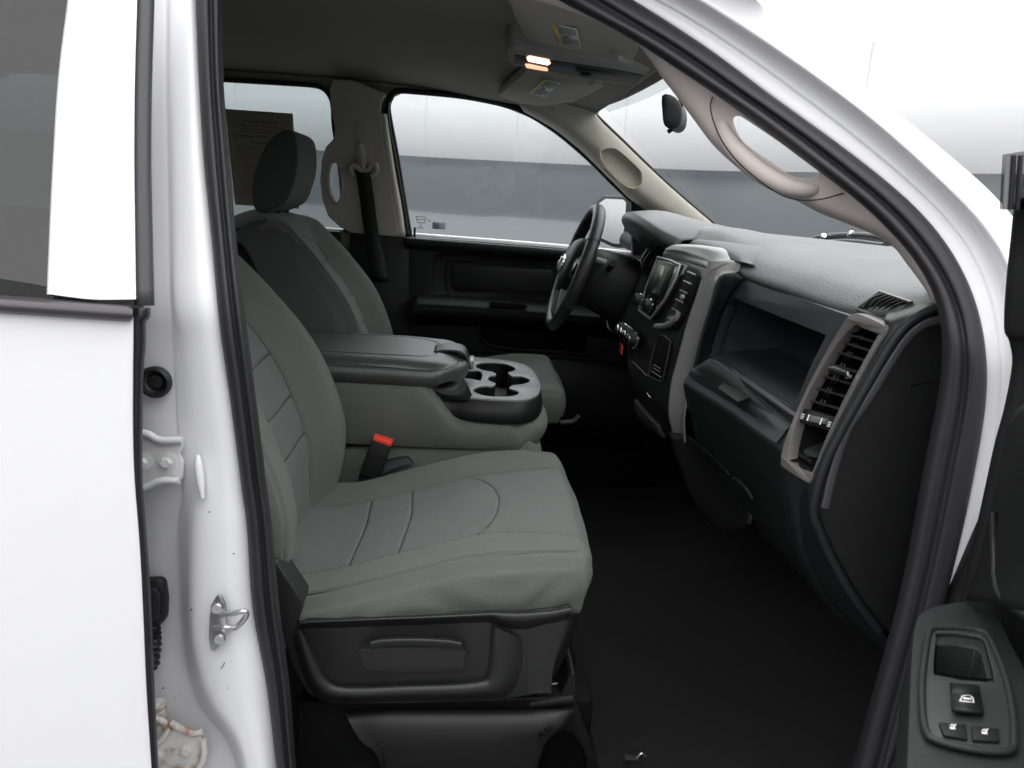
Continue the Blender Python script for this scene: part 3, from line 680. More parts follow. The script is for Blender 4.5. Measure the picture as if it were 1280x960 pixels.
# ---- outside mirror, driver side
OM = empty('side_mirror', Y(775, 280, 1.05), T, label='large rectangular driver side mirror')
MN = V((-.86, -.50, .075)).normalized(); MP = Y(766, 278, 1.07)
def om(x, y, o=0): return on_plane(x, y, MP+MN*o, MN)
mo = [(746, 250), (755, 244), (780, 245), (787, 250), (787, 270), (785, 292), (781, 305), (774, 310), (765, 309), (750, 302), (742, 296), (742, 258)]
plate('mirror_housing', [om(x, y) for x, y in mo], BLK, OM, (.09, .04, 0), bevel=.006, seg=3)
plate('mirror_glass', [om(x, y, .003) for x, y in ((749, 254), (757, 248.5), (779, 249.5), (782.5, 253), (781.5, 275), (779, 293), (774, 305), (766, 304), (750, 297), (746, 292), (747, 262))], M('mirror_silver', (.9, .9, .9), .02, metal=1), OM, -MN*.002, bevel=0, smooth=False)
tube('mirror_arm', [om(780, 298, .02), FS(802, 312, -.05), FS(812, 312, -.02)], .018, BLK, OM, s=4, n=10, flat=1.4)
plate('sail_panel', [FS(x, y, .02) for x, y in ((789, 249), (800, 258), (822, 275), (830, 330), (800, 324), (791, 322))], BLK, T, (0, .03, 0), bevel=.003)

# ================================================================== seats
def smooth(a, b, x):
    t = max(0, min(1, (x-a)/(b-a))); return t*t*(3-2*t)
def seg_dist(x, y, P):
    best = 9
    for (ax, ay), (bx, by) in zip(P, P[1:]):
        dx, dy = bx-ax, by-ay; l = dx*dx+dy*dy
        t = max(0, min(1, ((x-ax)*dx+(y-ay)*dy)/l)) if l else 0
        d = math.hypot(x-ax-dx*t, y-ay-dy*t)
        if d < best: best = d
    return best
def pillow(name, shape, top, depth, xf, mats, parent, n=90, nw=22, bulge=.01, grooves=(), gw=.0045, gd=.006, matf=None, wallmat=None, wrinkle=0, **k):
    """upholstered block: outline shape(p,q), crowned top, side wall of height depth(p,q)"""
    m0 = n/(n+nw); N = n+nw; vs, uv = [], []
    info = []
    for i in range(-N, N+1, 2):
        for j in range(-N, N+1, 2):
            a, b = i/N, j/N; m_ = max(abs(a), abs(b))
            if m_ <= m0+1e-9:
                p, q = a/m0, b/m0; x, y = shape(p, q); h = top(p, q, x, y); ph = 0
                if grooves:
                    d = min(seg_dist(x, y, g) for g in grooves)
                    if d < gw*4: h -= gd*math.exp(-(d/gw)**2)
            else:
                ph = (m_-m0)/(1-m0); p, q = a/m_, b/m_
                x, y = shape(p, q); h = top(p, q, x, y)
                if grooves:
                    d = min(seg_dist(x, y, g) for g in grooves)
                    if d < gw*4: h -= gd*math.exp(-(d/gw)**2)*(1-ph)
                cx, cy = shape(0, 0); dx, dy = x-cx, y-cy; l = math.hypot(dx, dy) or 1
                o = bulge*math.sin(min(1, ph*1.0)*math.pi)**.7 if ph < 1 else 0
                if wrinkle: o += wrinkle*math.sin(ph*2.4*math.pi+5*x+9*noise.noise(V((x*7, y*7, 0))))*ph*(1-ph)*4*.5
                x += dx/l*o; y += dy/l*o; h -= depth(p, q)*ph**1.15
            vs.append(xf(x, y, h)); uv.append((x, y)); info.append((p, q, ph))
    s = N+1; fs = grid_faces(s, s); mi = []
    for f_ in fs:
        p = sum(info[v][0] for v in f_)/4; q = sum(info[v][1] for v in f_)/4; ph = sum(info[v][2] for v in f_)/4
        cx = sum(uv[v][0] for v in f_)/4; cy = sum(uv[v][1] for v in f_)/4
        mi.append(matf(p, q, ph, cx, cy) if matf else 0)
    return mesh(name, vs, fs, mats, parent, uv=uv, mi=mi, **k)

def round_shape(x0, x1, y0, y1, kx=.12, pw=4):
    def f_(p, q):
        # superellipse-like corner rounding of a unit square
        a = p*(1-kx*abs(q)**pw); b = q*(1-kx*abs(p)**pw)
        return (x0+x1)/2+a*(x1-x0)/2, (y0+y1)/2+b*(y1-y0)/2
    return f_

SEATS = {}
def make_seat(yc, lab, inner_dark, near):
    st = empty('front_seat', (-.1, yc, .55), T, label=lab)
    # ---------- cushion: x forward, y lateral
    hw = .250
    sh = round_shape(-.335, .190, -hw, hw, .03, 6)
    def shape(p, q):
        x, y = sh(p, q)
        if p > .5: x -= .016*(abs(q)**3)*((p-.5)/.5)         # front corners fall back
        return x, y
    zc_ = crv([V(a+(0,)) for a in ((-.36, .915), (-.28, .905), (-.20, .912), (-.10, .942), (.0, .973), (.07, .986), (.13, .993), (.19, .995), (.24, .99))], 6)
    def zc(x):
        for a, b in zip(zc_, zc_[1:]):
            if b.x >= x: t = (x-a.x)/(b.x-a.x); return a.y+(b.y-a.y)*max(0, t)
        return zc_[-1].y
    I = .132
    def iw0(x): return I+.016*smooth(.02, .17, x)
    def top(p, q, x, y):
        z = zc(x)-.006
        iw_ = iw0(x); d = abs(y)-iw_
        if d > 0: t = min(1, d/(.227-iw_)); z += .017*math.sin(min(1, t*1.02)*math.pi*.62)*(1-.55*smooth(.05, .19, x))-.004*t
        else: z += .005*(1-(y/iw_)**2)
        z -= .016*smooth(.225, .250, abs(y))**1.3
        z -= .030*smooth(.155, .200, x)**1.8
        if near: z += .0025*noise.noise(V((x*11, y*11, 3)))
        return z
    ins = lambda x, y: abs(y) < iw0(x)
    xs_ = [-.33+.03*i for i in range(18)]
    edge_in = [[(x, sg*iw0(x)) for x in xs_] for sg in (-1, 1)]
    def IW(x, k): return k*iw0(x)
    cross = [[(-.165, -I), (-.158, 0), (-.165, I)], [(-.093, -I), (-.084, 0), (-.093, I)],
             [(.020, -I), (.040, -I*.78), (.054, -I*.4), (.058, 0), (.050, I*.4), (.030, I*.8), (.008, I)]]
    piping = [[(-.30, sg*.225), (-.1, sg*.225), (.08, sg*.224), (.165, sg*.218)] for sg in (-1, 1)]
    def dep(p, q): return .058+.016*min(p, .6)
    def mf(p, q, ph, x, y): return 1 if (ph == 0 or (p > .97 and ph < .75)) and ins(x, y) else 0
    pillow('cushion', shape, top, dep, lambda x, y, h: V((x+(0 if near else .055), yc+y, h+(0 if near else .022))), [CLOTH, INS], st, n=230 if near else 120, nw=40, bulge=.008,
           grooves=edge_in+cross+piping, gw=.0022, gd=.0032, matf=mf, wrinkle=.0028 if near else .001)
    seam_tubes = []
    for g in edge_in+cross+piping:
        pts = [V((x+(0 if near else .055), yc+y, top(0, y/hw, x, y)-.0024+(0 if near else .022))) for x, y in [tuple(v[:2]) for v in crv([V(a+(0,)) for a in g], 3)] if x < .172]
        if len(pts) > 2: seam_tubes.append(tube_data(pts, .0009, s=1, n=5))
    mesh('cushion_seams', *join_data(seam_tubes), SEAM, st)
    if near:
        rnd = random.Random(2); parts = []
        ln = [(x, -.2195) for x in [(-.215+.0066*i) for i in range(57)]]
        for x, y in ln:
            z = top(0, 0, x, y)
            parts.append(box_data((x, yc+y, z+.0006), (.0042, .0011, .0009)))
        mesh('stitching', *join_data(parts), STITCH, st, bevel=0, smooth=False)
    # ---------- backrest: local s (up), t (lateral), n (forward)
    B0 = V((-.300, yc, .860)); u = V((-.34, 0, .94)).normalized(); nf = V((.94, 0, .34)).normalized()
    H = .590
    prof = [(0, .035), (.02, .066), (.09, .108), (.17, .128), (.30, .122), (.42, .085), (.51, .045), (.56, .02), (.60, -.01)]
    pc_ = crv([V((a, b, 0)) for a, b in prof], 8)
    def pf(s):
        for a, b in zip(pc_, pc_[1:]):
            if b.x >= s: t = (s-a.x)/(b.x-a.x); return a.y+(b.y-a.y)*max(0, t)
        return pc_[-1].y
    def bshape(p, q):
        s = H/2+p*H/2*(1-.05*abs(q)**5)
        wdt = .262-.055*smooth(.2, .56, s)-.012*smooth(.12, 0, s)
        t = q*wdt*(1-.06*abs(p)**6)
        if p > .4: s -= .035*((p-.4)/.6)*abs(q)**3
        return s, t
    J = .58
    def iw(s): return .118-.010*smooth(.3, .56, s)+.012*smooth(.12, 0, s)
    def btop(p, q, s, t):
        n_ = pf(max(0, s))
        b = smooth(iw(s)*.88, iw(s)*.88+.085, abs(t)); n_ -= .050*(1-b)*smooth(-.1, .1, s)*(1-.7*smooth(.42, .56, s))
        n_ -= .030*smooth(.93, 1, abs(q))**1.4+.008*smooth(.88, .97, abs(q))
        n_ -= .030*smooth(.86, 1, p)**1.6
        return n_
    bi = [[(s, sg*iw(s)) for s in (.0, .1, .2, .3, .4, .47)] for sg in (-1, 1)]
    bc = [[(s, -iw(s)), (s-.006, 0), (s, iw(s))] for s in (.165, .235, .315, .42)]+[[(.47, -iw(.47)), (.50, 0), (.47, iw(.47))]]
    bp = [[(s, sg*(.262-.055*smooth(.2, .56, s)-.012*smooth(.12, 0, s))*.915) for s in (.02, .12, .25, .35, .45, .52)] for sg in (-1, 1)]
    def bd(p, q): return .13-.05*smooth(0, 1, p)
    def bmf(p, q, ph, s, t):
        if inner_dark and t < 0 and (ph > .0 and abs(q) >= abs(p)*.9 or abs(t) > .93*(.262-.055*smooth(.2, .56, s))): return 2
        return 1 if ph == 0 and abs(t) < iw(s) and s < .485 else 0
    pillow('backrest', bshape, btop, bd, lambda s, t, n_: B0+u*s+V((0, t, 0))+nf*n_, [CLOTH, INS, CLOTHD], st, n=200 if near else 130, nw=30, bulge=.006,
           grooves=bi+bc+bp, gw=.0024, gd=.0035, matf=bmf)
    seam_tubes = []
    for g in bi+bc+bp:
        pts = [B0+u*s_+V((0, t_, 0))+nf*(btop((s_-H/2)/(H/2), t_/.26, s_, t_)-.0026) for s_, t_ in [tuple(v[:2]) for v in crv([V(a+(0,)) for a in g], 4)]]
        seam_tubes.append(tube_data(pts, .0009, s=1, n=5))
    mesh('backrest_seams', *join_data(seam_tubes), SEAM, st)
    surf('back_shell', [[B0+u*s+V((0, t, 0))+nf*(pf(max(.02, s))-bdp) for t, bdp in ((-.24*wd, .10), (-.2*wd, .145), (0, .15), (.2*wd, .145), (.24*wd, .10))] for s, wd in ((-.03, .95), (.1, 1), (.3, 1), (.45, .85), (.555, .78))], BLK, st, su=4, sv=4, thick=.004)
    # ---------- headrest on two posts
    face = [(355, 162), (367, 167), (371, 182), (372, 202), (369, 222), (362, 243), (355, 254), (340, 262), (325, 266), (317, 260), (314, 243), (317, 217), (327, 190), (339, 172)]
    F0 = [Y(x, y, .30) for x, y in face]; P0 = loop([V((p.x, 0, p.z)) for p in F0], 6); hc = sum(P0, V())/len(P0)
    hr = V((hc.x, yc, hc.z)); vs = []; n_ = len(P0); mi = []
    secs = [(0.02, .1205, -.0), (.45, .1205, 0), (.80, .120, 0), (.93, .1185, 0), (.975, .116, 0), (.985, .1135, 0), (1.0, .110, 0), (1.012, .095, 0), (1.02, .06, 0), (1.022, .03, 0), (1.022, 0, 0)]
    secs = secs+[(a, -b, c) for a, b, c in reversed(secs[:-1])]
    for a, b, c in secs:
        vs += [V((hc.x+(p.x-hc.x)*a, yc-b, hc.z+(p.z-hc.z)*a)) for p in P0]
    fs = grid_faces(len(secs), n_, False, True)
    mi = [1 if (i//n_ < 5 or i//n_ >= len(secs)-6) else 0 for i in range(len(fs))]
    yq = .42 if yc > 0 else yc
    vs = [V((v.x, v.y-yc+yq, v.z)) for v in vs]
    mesh('headrest', vs, fs, [CLOTH, CLOTHD], st, mi=mi, autosm=70)
    for sg in (-1, 1):
        tube('headrest_post', [hr+V((-.015, sg*.05, -.06)), hr+V((-.015, sg*.05, -.14))], .005, BLK, st, s=1, n=10)
    return st
PS = make_seat(-.465, 'grey cloth passenger seat nearest the open door', False, True)
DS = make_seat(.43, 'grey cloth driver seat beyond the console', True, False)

# ---------- plastic side cover, lever and plinth of the near seat
def P7(x, y, o=0): return Y(x, y, -.724-o)
sc_out = [(372, 784), (382, 775), (500, 769), (614, 764), (655, 765), (700, 760), (712, 757), (713, 765), (706, 802), (688, 850), (666, 869), (617, 877), (500, 880), (415, 880), (385, 868), (366, 835), (352, 790), (340, 740), (336, 700), (345, 702), (362, 728), (378, 752)]
rec = [(384, 795), (395, 792), (500, 785), (610, 780), (611, 790), (607, 825), (603, 838), (593, 847), (430, 853), (418, 850), (410, 842), (398, 820)]
sc_ = plate('side_cover', [P7(*p) for p in sc_out], COV, PS, (0, .045, 0), bevel=.008, seg=4, cutters=[prism([P7(x, y, .02) for x, y in rec], (0, .016, 0))])
def rim(px1, px2, o): return [P7(*px1, o), P7(*px2, o)]
# rounded shoulder that runs round the recess and catches the light
rows = []
for (x1, y1), (x2, y2), (x3, y3) in (((384, 797), (374, 788), (366, 800)), ((398, 822), (388, 832), (376, 838)), ((410, 844), (400, 856), (390, 866)), ((430, 855), (425, 868), (415, 878)), ((500, 853), (500, 866), (500, 878)), ((593, 849), (598, 862), (610, 876)),
        ((606, 838), (622, 850), (640, 868)), ((611, 800), (622, 812), (655, 838)), ((613, 780), (624, 786), (655, 800))):
    rows.append([P7(x1, y1, -.010), P7((x1*.7+x2*.3), (y1*.7+y2*.3), .006), P7(x2, y2, .012), P7((x2+x3)/2, (y2+y3)/2, .009), P7(x3, y3, -.002)])
surf('cover_rim', rows, COV, sc_, su=5, sv=4, thick=.0)
rows = []
for x, y0, y1, y2 in ((374, 776, 783, 788), (384, 774, 781, 787), (450, 771, 778, 785), (540, 767, 775, 782), (600, 764, 773, 779), (616, 763, 773, 780), (632, 764, 778, 786), (655, 764, 780, 788), (690, 761, 775, 784), (706, 758, 771, 780), (714, 757, 768, 776)):
    rows.append([P7(x, y0, -.010), P7(x, y0+1.5, .008), P7(x, (y0+y1)/2+1, .013), P7(x, y1, .009), P7(x, y2, -.002)])
surf('cover_ledge', rows, COV, sc_, su=4, sv=4, thick=0)
# front corner wraps round the seat
rows = []
for y_ in (0, 1):
    pass
rows = [[P7(650, y, -.003), P7(672, y-1, .003), P7(690, y-2, .004), P7(x2-8, y-4, .0), Y(x2+1, y-8, -.69), Y(x2+1, y-10, -.66), Y(x2-2, y-8, -.55), Y(x2-6, y-20, -.35)] for y, x2 in ((772, 724), (790, 719), (820, 708), (850, 694), (868, 676))]
surf('front_corner', rows, COV, sc_, su=4, sv=4, thick=0)
lv = loop([P7(x, y, -.004) for x, y in ((452, 806), (458, 801), (500, 799), (545, 799), (576, 801), (582, 806), (580, 818), (574, 827), (520, 829), (468, 828), (458, 822))], 3)
plate('lift_lever', lv, COV, PS, (0, -.020, 0), bevel=.006, seg=4)
rows = [[P7(x, 796+yo, .0), P7(x, 798+yo, .018), P7(x, 802+yo, .023), P7(x, 809+yo, .021)] for x, yo in ((463, 3), (480, 0), (520, -1), (560, 1), (577, 4))]
surf('lever_ridge', rows, COV, PS, su=4, sv=4, thick=0)
pl = plate('seat_plinth', [Y(x, y, -.665) for x, y in ((372, 878), (700, 872), (712, 842), (719, 842), (722, 880), (738, 930), (750, 965), (738, 968), (728, 935), (715, 918), (700, 915), (684, 930), (668, 955), (655, 1010), (380, 1010), (372, 950))], BLK, PS, (0, .40, 0), bevel=.006)
rows = [[Y(x0, 886, -.668), Y(x0+6, 897, -.692), Y(x0+22, 925, -.702), Y(x0+45, 948, -.700), Y(x0+60, 1010, -.680)] for x0 in (428, 440)]+[[Y(x, 886, -.668), Y(x, 890, -.690), Y(x, 915, -.704), Y(x-4, 950, -.700), Y(x-10, 1010, -.680)] for x in (490, 600)]+[[Y(700, 886, -.668), Y(700, 890, -.688), Y(690, 910, -.700), Y(672, 935, -.694), Y(655, 1000, -.680)], [Y(718, 886, -.664), Y(718, 890, -.675), Y(702, 912, -.684), Y(680, 932, -.680), Y(662, 1000, -.670)]]
PF = surf('plinth_face', rows, M('plinth_plastic', (.020, .020, .021), .5, bump=(800, .45, .0008)), pl, su=4, sv=4, thick=0)
text('pull_marking', 'PULL', .013, hit(PF, 682, 913, .0015, Y(681, 913, -.71)), (Y(690, 906, -.706)-Y(674, 921, -.706)), V((-.45, 0, 1)), DARK, pl, ext=.0006)
tube('slide_rail', [Y(662, 880, -.66), Y(716, 872, -.66)], .010, BLK, PS, s=1, n=8)
tube('rail_edge', [Y(690, 856, -.63), Y(716, 851, -.63)], .0025, STEEL, PS, s=1, n=6)
box('rail_block', (.0, -.60, .66), (.42, .10, .16), DARK, PS, bevel=.01)
# recliner bracket rising behind the cushion, cloth flap
plate('recliner_cover', [Y(x, y, -.695) for x, y in ((338, 698), (350, 704), (364, 729), (377, 757), (373, 786), (352, 790), (338, 740))], CAPM, PS, (0, .03, 0), bevel=.006)
rows = [[Y(x-10, y+2, -.66), Y(x-5, y, -.688), Y(x, y, -.692), Y(x+5, y-1, -.685), Y(x+8, y-2, -.66)] for x, y in ((355, 655), (358, 668), (359, 685), (356, 700), (352, 706))]
surf('side_flap', rows, CLOTH, PS, su=4, sv=4, thick=.002)
# driver seat plinth, mostly in shade
box('seat_plinth', (-.03, .425, .70), (.40, .42, .26), BLK, DS, bevel=.02)
box('seat_pan', (-.06, -.425, .845), (.44, .47, .07), BLK, PS, bevel=.02)
box('seat_pan', (-.06, .425, .84), (.44, .47, .08), BLK, DS, bevel=.02)

# ---------- centre seat bottom and fold-down console
CS = empty('centre_console', (0, 0, .95), T, label='fold down centre console with padded lid and cup holders')
pillow('centre_cushion', round_shape(-.33, .155, -.170, .168, .05, 5), lambda p, q, x, y: .975+.03*p-.025*smooth(.9, 1, abs(q))**2-.04*smooth(.8, 1, p)**2, lambda p, q: .10, lambda x, y, h: V((x, y, h)), [CLOTH], CS, n=60, nw=16, bulge=.006,
       grooves=[[(-.3, -.12), (.12, -.12)]])
# tray with cup holders
ZT = 1.074
tr = [(560, 462), (575, 447), (600, 447), (621, 449), (648, 453), (664, 461), (673, 474), (675.5, 486), (671, 494), (658, 499), (640, 500), (600, 498), (568, 494), (548, 490)]
cup = [(330, 335), (380, 318), (460, 318), (540, 325), (610, 350), (625, 370), (600, 385), (570, 392), (600, 420), (660, 420), (720, 438), (735, 457), (700, 475), (640, 485), (600, 490), (580, 512), (640, 530), (650, 550), (610, 568), (520, 575), (400, 568), (330, 545), (310, 522), (345, 500), (400, 493), (450, 498), (478, 475), (430, 455), (420, 435), (440, 418), (480, 412), (460, 390), (380, 375), (335, 355)]
cup3 = loop([Z(540+a/6, 400+b/6, ZT) for a, b in cup], 2)
slot3 = [Z(a, b, ZT) for a, b in ((579, 463), (597, 463), (602, 465), (603, 470), (601, 476), (597, 475), (578, 472))]
tr3 = loop([Z(a, b, ZT) for a, b in tr], 3)
def clean(poly):
    out = []
    for p in poly:
        if not out or (p-out[-1]).length > .0008: out.append(p)
    return out
def grow(poly, d):
    n = len(poly); A_ = sum(poly[i-1].x*poly[i].y-poly[i].x*poly[i-1].y for i in range(n)); sg = 1 if A_ > 0 else -1; out = []
    for i in range(n):
        t = (poly[(i+1) % n]-poly[i-1]).normalized(); out.append(poly[i]+V((t.y, -t.x, 0))*d*sg)
    return out
# cloth covered body
def cbz(x):      # top line of the cloth side
    return 1.100-.066*smooth(-.10, -.015, x)
def cyl(px_list, y): return [Y(a, b, y) for a, b in px_list]
side = [(330, 462), (427, 471), (500, 478), (537, 484), (548, 495), (562, 505), (602, 511), (652, 513), (676, 507), (679, 515), (675, 530), (660, 546), (613, 551), (500, 550), (440, 548), (330, 545)]
base = [Y(a, b, -.165) for a, b in side]
xs = [p.x for p in base]
def body_shape(p, q):
    x, y = round_shape(-.44, .160, -.172, .172, .045, 6)(p, q)
    if p > .4: x -= .05*(abs(q)**3.0)*((p-.4)/.6)
    return x, y
pillow('console_body', body_shape, lambda p, q, x, y: cbz(x)-.012*smooth(.9, 1, abs(q))**2-.010*smooth(.93, 1, p), lambda p, q: .052+(cbz(body_shape(p, q)[0])-1.034), lambda x, y, h: V((x, y, h)), [CLOTH], CS, n=100, nw=34, bulge=.012, cutters=[prism([p+V((0, 0, .02)) for p in grow(clean(cup3), .0025)], (0, 0, -.075))],
       wrinkle=.001)
box('console_base', (-.15, 0, .99), (.56, .30, .03), BLK, CS, bevel=.01)
tray = plate('cup_tray', tr3, TRAY, CS, (0, 0, -.0045), holes=[clean(cup3), slot3], bevel=.0015)
tray['label'] = 'light grey cup holder tray'
for nm, poly, dp in (('cup_holder', clean(cup3), .055), ('coin_slot', slot3, .03)):
    n_ = len(poly); c = sum(poly, V())/n_
    vs = [p.copy() for p in poly]+[p+V((0, 0, -dp)) for p in poly]
    t = tessellate_polygon([vs[n_:]])
    mesh(nm, [v+V((0, 0, -.003)) for v in vs], grid_faces(2, n_, False, True)+[tuple(n_+i for i in x) for x in t], M('cup_rubber', (.006, .006, .006), .6, spec=.2), tray, autosm=40)
# dark skirt below the tray
sk = [p for p in tr3]
c = sum(sk, V())/len(sk)
vs = [c.lerp(p, .995)+V((0, 0, -.003)) for p in sk]+[c.lerp(p, 1.012)+V((0, 0, -.006)) for p in sk]+[c.lerp(p, 1.055)+V((0, 0, -.022)) for p in sk]+[c.lerp(p, 1.075)+V((0, 0, -.036)) for p in sk]+[c.lerp(p, 1.05)+V((0, 0, -.046)) for p in sk]
mesh('tray_skirt', vs, grid_faces(5, len(sk), False, True), BLK, tray, autosm=50)
# ramp between body and lid
rows = [[Y(534, 481, -.165), Y(545, 486, -.168), Y(562, 488, -.168), Y(572, 484, -.165), Y(579, 472, -.16)], [Y(540, 486, -.17), Y(552, 492, -.173), Y(566, 494, -.172), Y(578, 492, -.170), Y(585, 482, -.165)], [Y(546, 494, -.168), Y(556, 498, -.17), Y(570, 500, -.17), Y(584, 500, -.168), Y(590, 494, -.16)]]
surf('tray_cheek', rows, BLK, tray, su=4, sv=4, thick=0)
# padded lid
LP = empty('console_lid', (-.2, 0, 1.12), T, label='black stitched vinyl armrest lid')
def lshape(p, q):
    x, y = round_shape(-.43, -.012, -.168, .158, .06, 5)(p, q)
    if p > .3: x -= .045*abs(q)**3*((p-.3)/.7)
    return x, y
def ltop(p, q, x, y):
    z = 1.142-.004*smooth(.3, 1, p)
    ex = smooth(-.080, -.012, x); ey = smooth(.108, .163, abs(y+.003))
    e = min(1, math.hypot(ex, ey)); z -= .013*e**2.4
    return z
lg = [[(-.43, -.112), (-.15, -.112), (-.105, -.105), (-.082, -.085), (-.075, -.05), (-.075, .05), (-.082, .08), (-.105, .10), (-.15, .108), (-.43, .108)]]
lid_ = pillow('lid_pad', lshape, ltop, lambda p, q: .036, lambda x, y, h: V((x, y, h)), [LID], LP, n=110, nw=20, bulge=.010, grooves=lg, gw=.0028, gd=.0035)
parts = []
cl_ = crv([V(p+(0,)) for p in ((388, 449), (405, 451), (450, 456), (490, 460), (520, 463), (548, 463), (566, 458), (575, 451), (579, 446))], 12)
for i_ in range(0, len(cl_)-1):
    a = hit(lid_, cl_[i_].x, cl_[i_].y, .0006); b = hit(lid_, cl_[i_].lerp(cl_[i_+1], .6).x, cl_[i_].lerp(cl_[i_+1], .6).y, .0006)
    if a is not None and b is not None and (a-b).length < .03: parts.append(tube_data([a, b], .0009, s=1, n=5))
mesh('lid_stitching', *join_data(parts), M('dark_thread', (.06, .06, .06), .5), LP)
rows = [[V((x, y, z)) for x, y, z in ((-.080, s_*.040, 1.137), (-.05, s_*.043, 1.143), (-.016, s_*.042, 1.138), (.000, s_*.040, 1.105))] for s_ in (-1, -.5, 0, .5, 1)]
surf('lid_latch', rows, LEATH, LP, su=3, sv=4, thick=.004)
box('latch_button', (.002, 0, 1.112), (.010, .06, .020), SILV, LP, bevel=.002)
plate('lid_frame', [V((x, y, 1.103)) for x, y in [lshape(*q) for q in ((-1, -.97), (0, -.97), (.7, -.97), (.9, -.85), (.98, -.5), (.99, 0), (.98, .5), (.9, .85), (.7, .97), (0, .97), (-1, .97))]], BLK, LP, (0, 0, -.010), bevel=.003)

# ---------- buckle and its strap
BK = empty('seat_buckle', Y(470, 600, -.205), T)
bo = Y(472, 568, -.22); bu = (Y(475, 545, -.20)-Y(455, 600, -.205)).normalized(); bx_ = V((0, 1, 0)).cross(bu); rot = Matrix((V((0, 1, 0)).cross(bu).normalized(), V((0, 1, 0)), bu)).transposed()
box('buckle_body', bo-bu*.008, (.040, .026, .074), BLK, BK, bevel=.004, rot=rot)
box('buckle_top', bo+bu*.0310, (.037, .024, .009), RED, BK, bevel=.0015, rot=rot)
box('buckle_seam', bo-bu*.001, (.0406, .0266, .0008), DARK, BK, bevel=0, rot=rot)
tube('buckle_stalk', [bo-bu*.03, bo-bu*.05, bo-bu*.085+V((-.01, 0, 0))], .013, BLK, BK, s=4, n=10, flat=.5)
surf('lap_belt', [[Y(446, 608, -.21), Y(450, 590, -.20)], [Y(470, 598, -.215), Y(474, 578, -.20)], [Y(490, 588, -.21), Y(494, 572, -.195)], [Y(506, 582, -.205), Y(508, 570, -.19)], [Y(519, 580, -.20), Y(512, 572, -.185)]], BELT, BK, su=4, sv=3, thick=.0015)

# ---------- rear bench seen through the tinted glass
RB = empty('rear_seat', (-1.2, 0, .6), T, label='rear bench seat seen dimly through the tinted door glass')
pillow('backrest', round_shape(0, .62, -.66, .66, .05, 6), lambda p, q, x, y: .05-.03*smooth(.85, 1, max(abs(p), abs(q))), lambda p, q: .1, lambda x, y, h: V((-1.22, 0, .86))+V((-.28, 0, .96))*x+V((0, y, 0))+V((.96, 0, .28))*h, [CLOTH], RB, n=40, nw=8)
pillow('cushion', round_shape(-1.25, -.75, -.66, .66, .04, 6), lambda p, q, x, y: .95-.03*smooth(.85, 1, max(abs(p), abs(q))), lambda p, q: .14, lambda x, y, h: V((x, y, h)), [CLOTH], RB, n=40, nw=8)
for yy in (-.42, .42):
    pillow('headrest', round_shape(0, .17, -.13, .13, .12, 4), lambda p, q, x, y: .05-.03*smooth(.6, 1, max(abs(p), abs(q)))**2, lambda p, q: .09, lambda x, y, h, yy=yy: V((-1.33, yy, 1.44))+V((-.15, 0, .98))*x+V((0, y, 0))+V((.98, 0, .15))*h, [CLOTH], RB, n=24, nw=8)

# ================================================================== floor, firewall, tunnel
CAB = empty('cab_floor', (0, 0, .5), T, label='black carpeted cab floor and footwell')
rows = []
for x, z in ((-1.75, .60), (-.4, .585), (0, .56), (.35, .555), (.60, .565), (.80, .63), (.98, .80), (1.05, 1.0)):
    r = []
    for y in (-.90, -.86, -.80, -.70, -.40, -.24, -.14, 0, .14, .24, .40, .70, .82, .9):
        t = .09*math.exp(-(y/.24)**2)*(1 if x < .7 else .8); e = .035 if abs(y) > .84 else 0
        r.append((x, y, z+t+e+.004*noise.noise(V((x*6, y*6, 0)))))
    rows.append(r)
surf('carpet', rows, CARPET, CAB, su=5, sv=4, thick=.004)
plate('firewall', [(1.06, -.92, .5), (1.06, .92, .5), (1.06, .92, 1.36), (1.06, -.92, 1.36)], DARK, CAB, (.02, 0, 0), bevel=0)
plate('kick_panel', [V((x, -.86, z)) for x, z in ((.50, .55), (1.05, .55), (1.05, 1.38), (.66, 1.38), (.60, 1.1))], BLK, CAB, (0, .03, 0), bevel=.006)
plate('kick_panel', [V((x, .84, z)) for x, z in ((.55, .55), (1.05, .55), (1.05, 1.36), (.66, 1.36), (.60, 1.1))], BLK, CAB, (0, -.03, 0), bevel=.006)
plate('door_sill', [V((x, -.80, .60)) for x in (-.35, 1.05)]+[V((x, -.93, .60)) for x in (1.05, -.35)], BLK, CAB, (0, 0, .02), bevel=.005)
for (a, b) in ((733, 788), (795, 948)):
    c = Z(a, b, .575)
    plate('carpet_loop', [Z(a-16, b-4, .572), Z(a-2, b-2, .572), Z(a+4, b+4, .572), Z(a-14, b+4, .572)], M('carpet_tab', (.02, .02, .022), .6), CAB, (0, 0, .004), bevel=.001)
    tube('carpet_hook', [c, c+V((.008, 0, .010)), c+V((.016, 0, .004))], .0022, STEEL, CAB, s=3, n=6)
tube('seat_rail', [Y(700, 528, .30), Y(716, 527, .30), Y(724, 519, .3)], .007, M('rail_grey', (.05, .05, .05), .5), CAB, s=3, n=8)
# pedal in the far footwell
for px, py, s_ in ((815, 500, 1), ):
    plate('brake_pedal', [V((.72, y, z)) for y, z in ((.36, .78), (.46, .78), (.46, .86), (.36, .86))], RUB, CAB, (.012, 0, .004), bevel=.003)

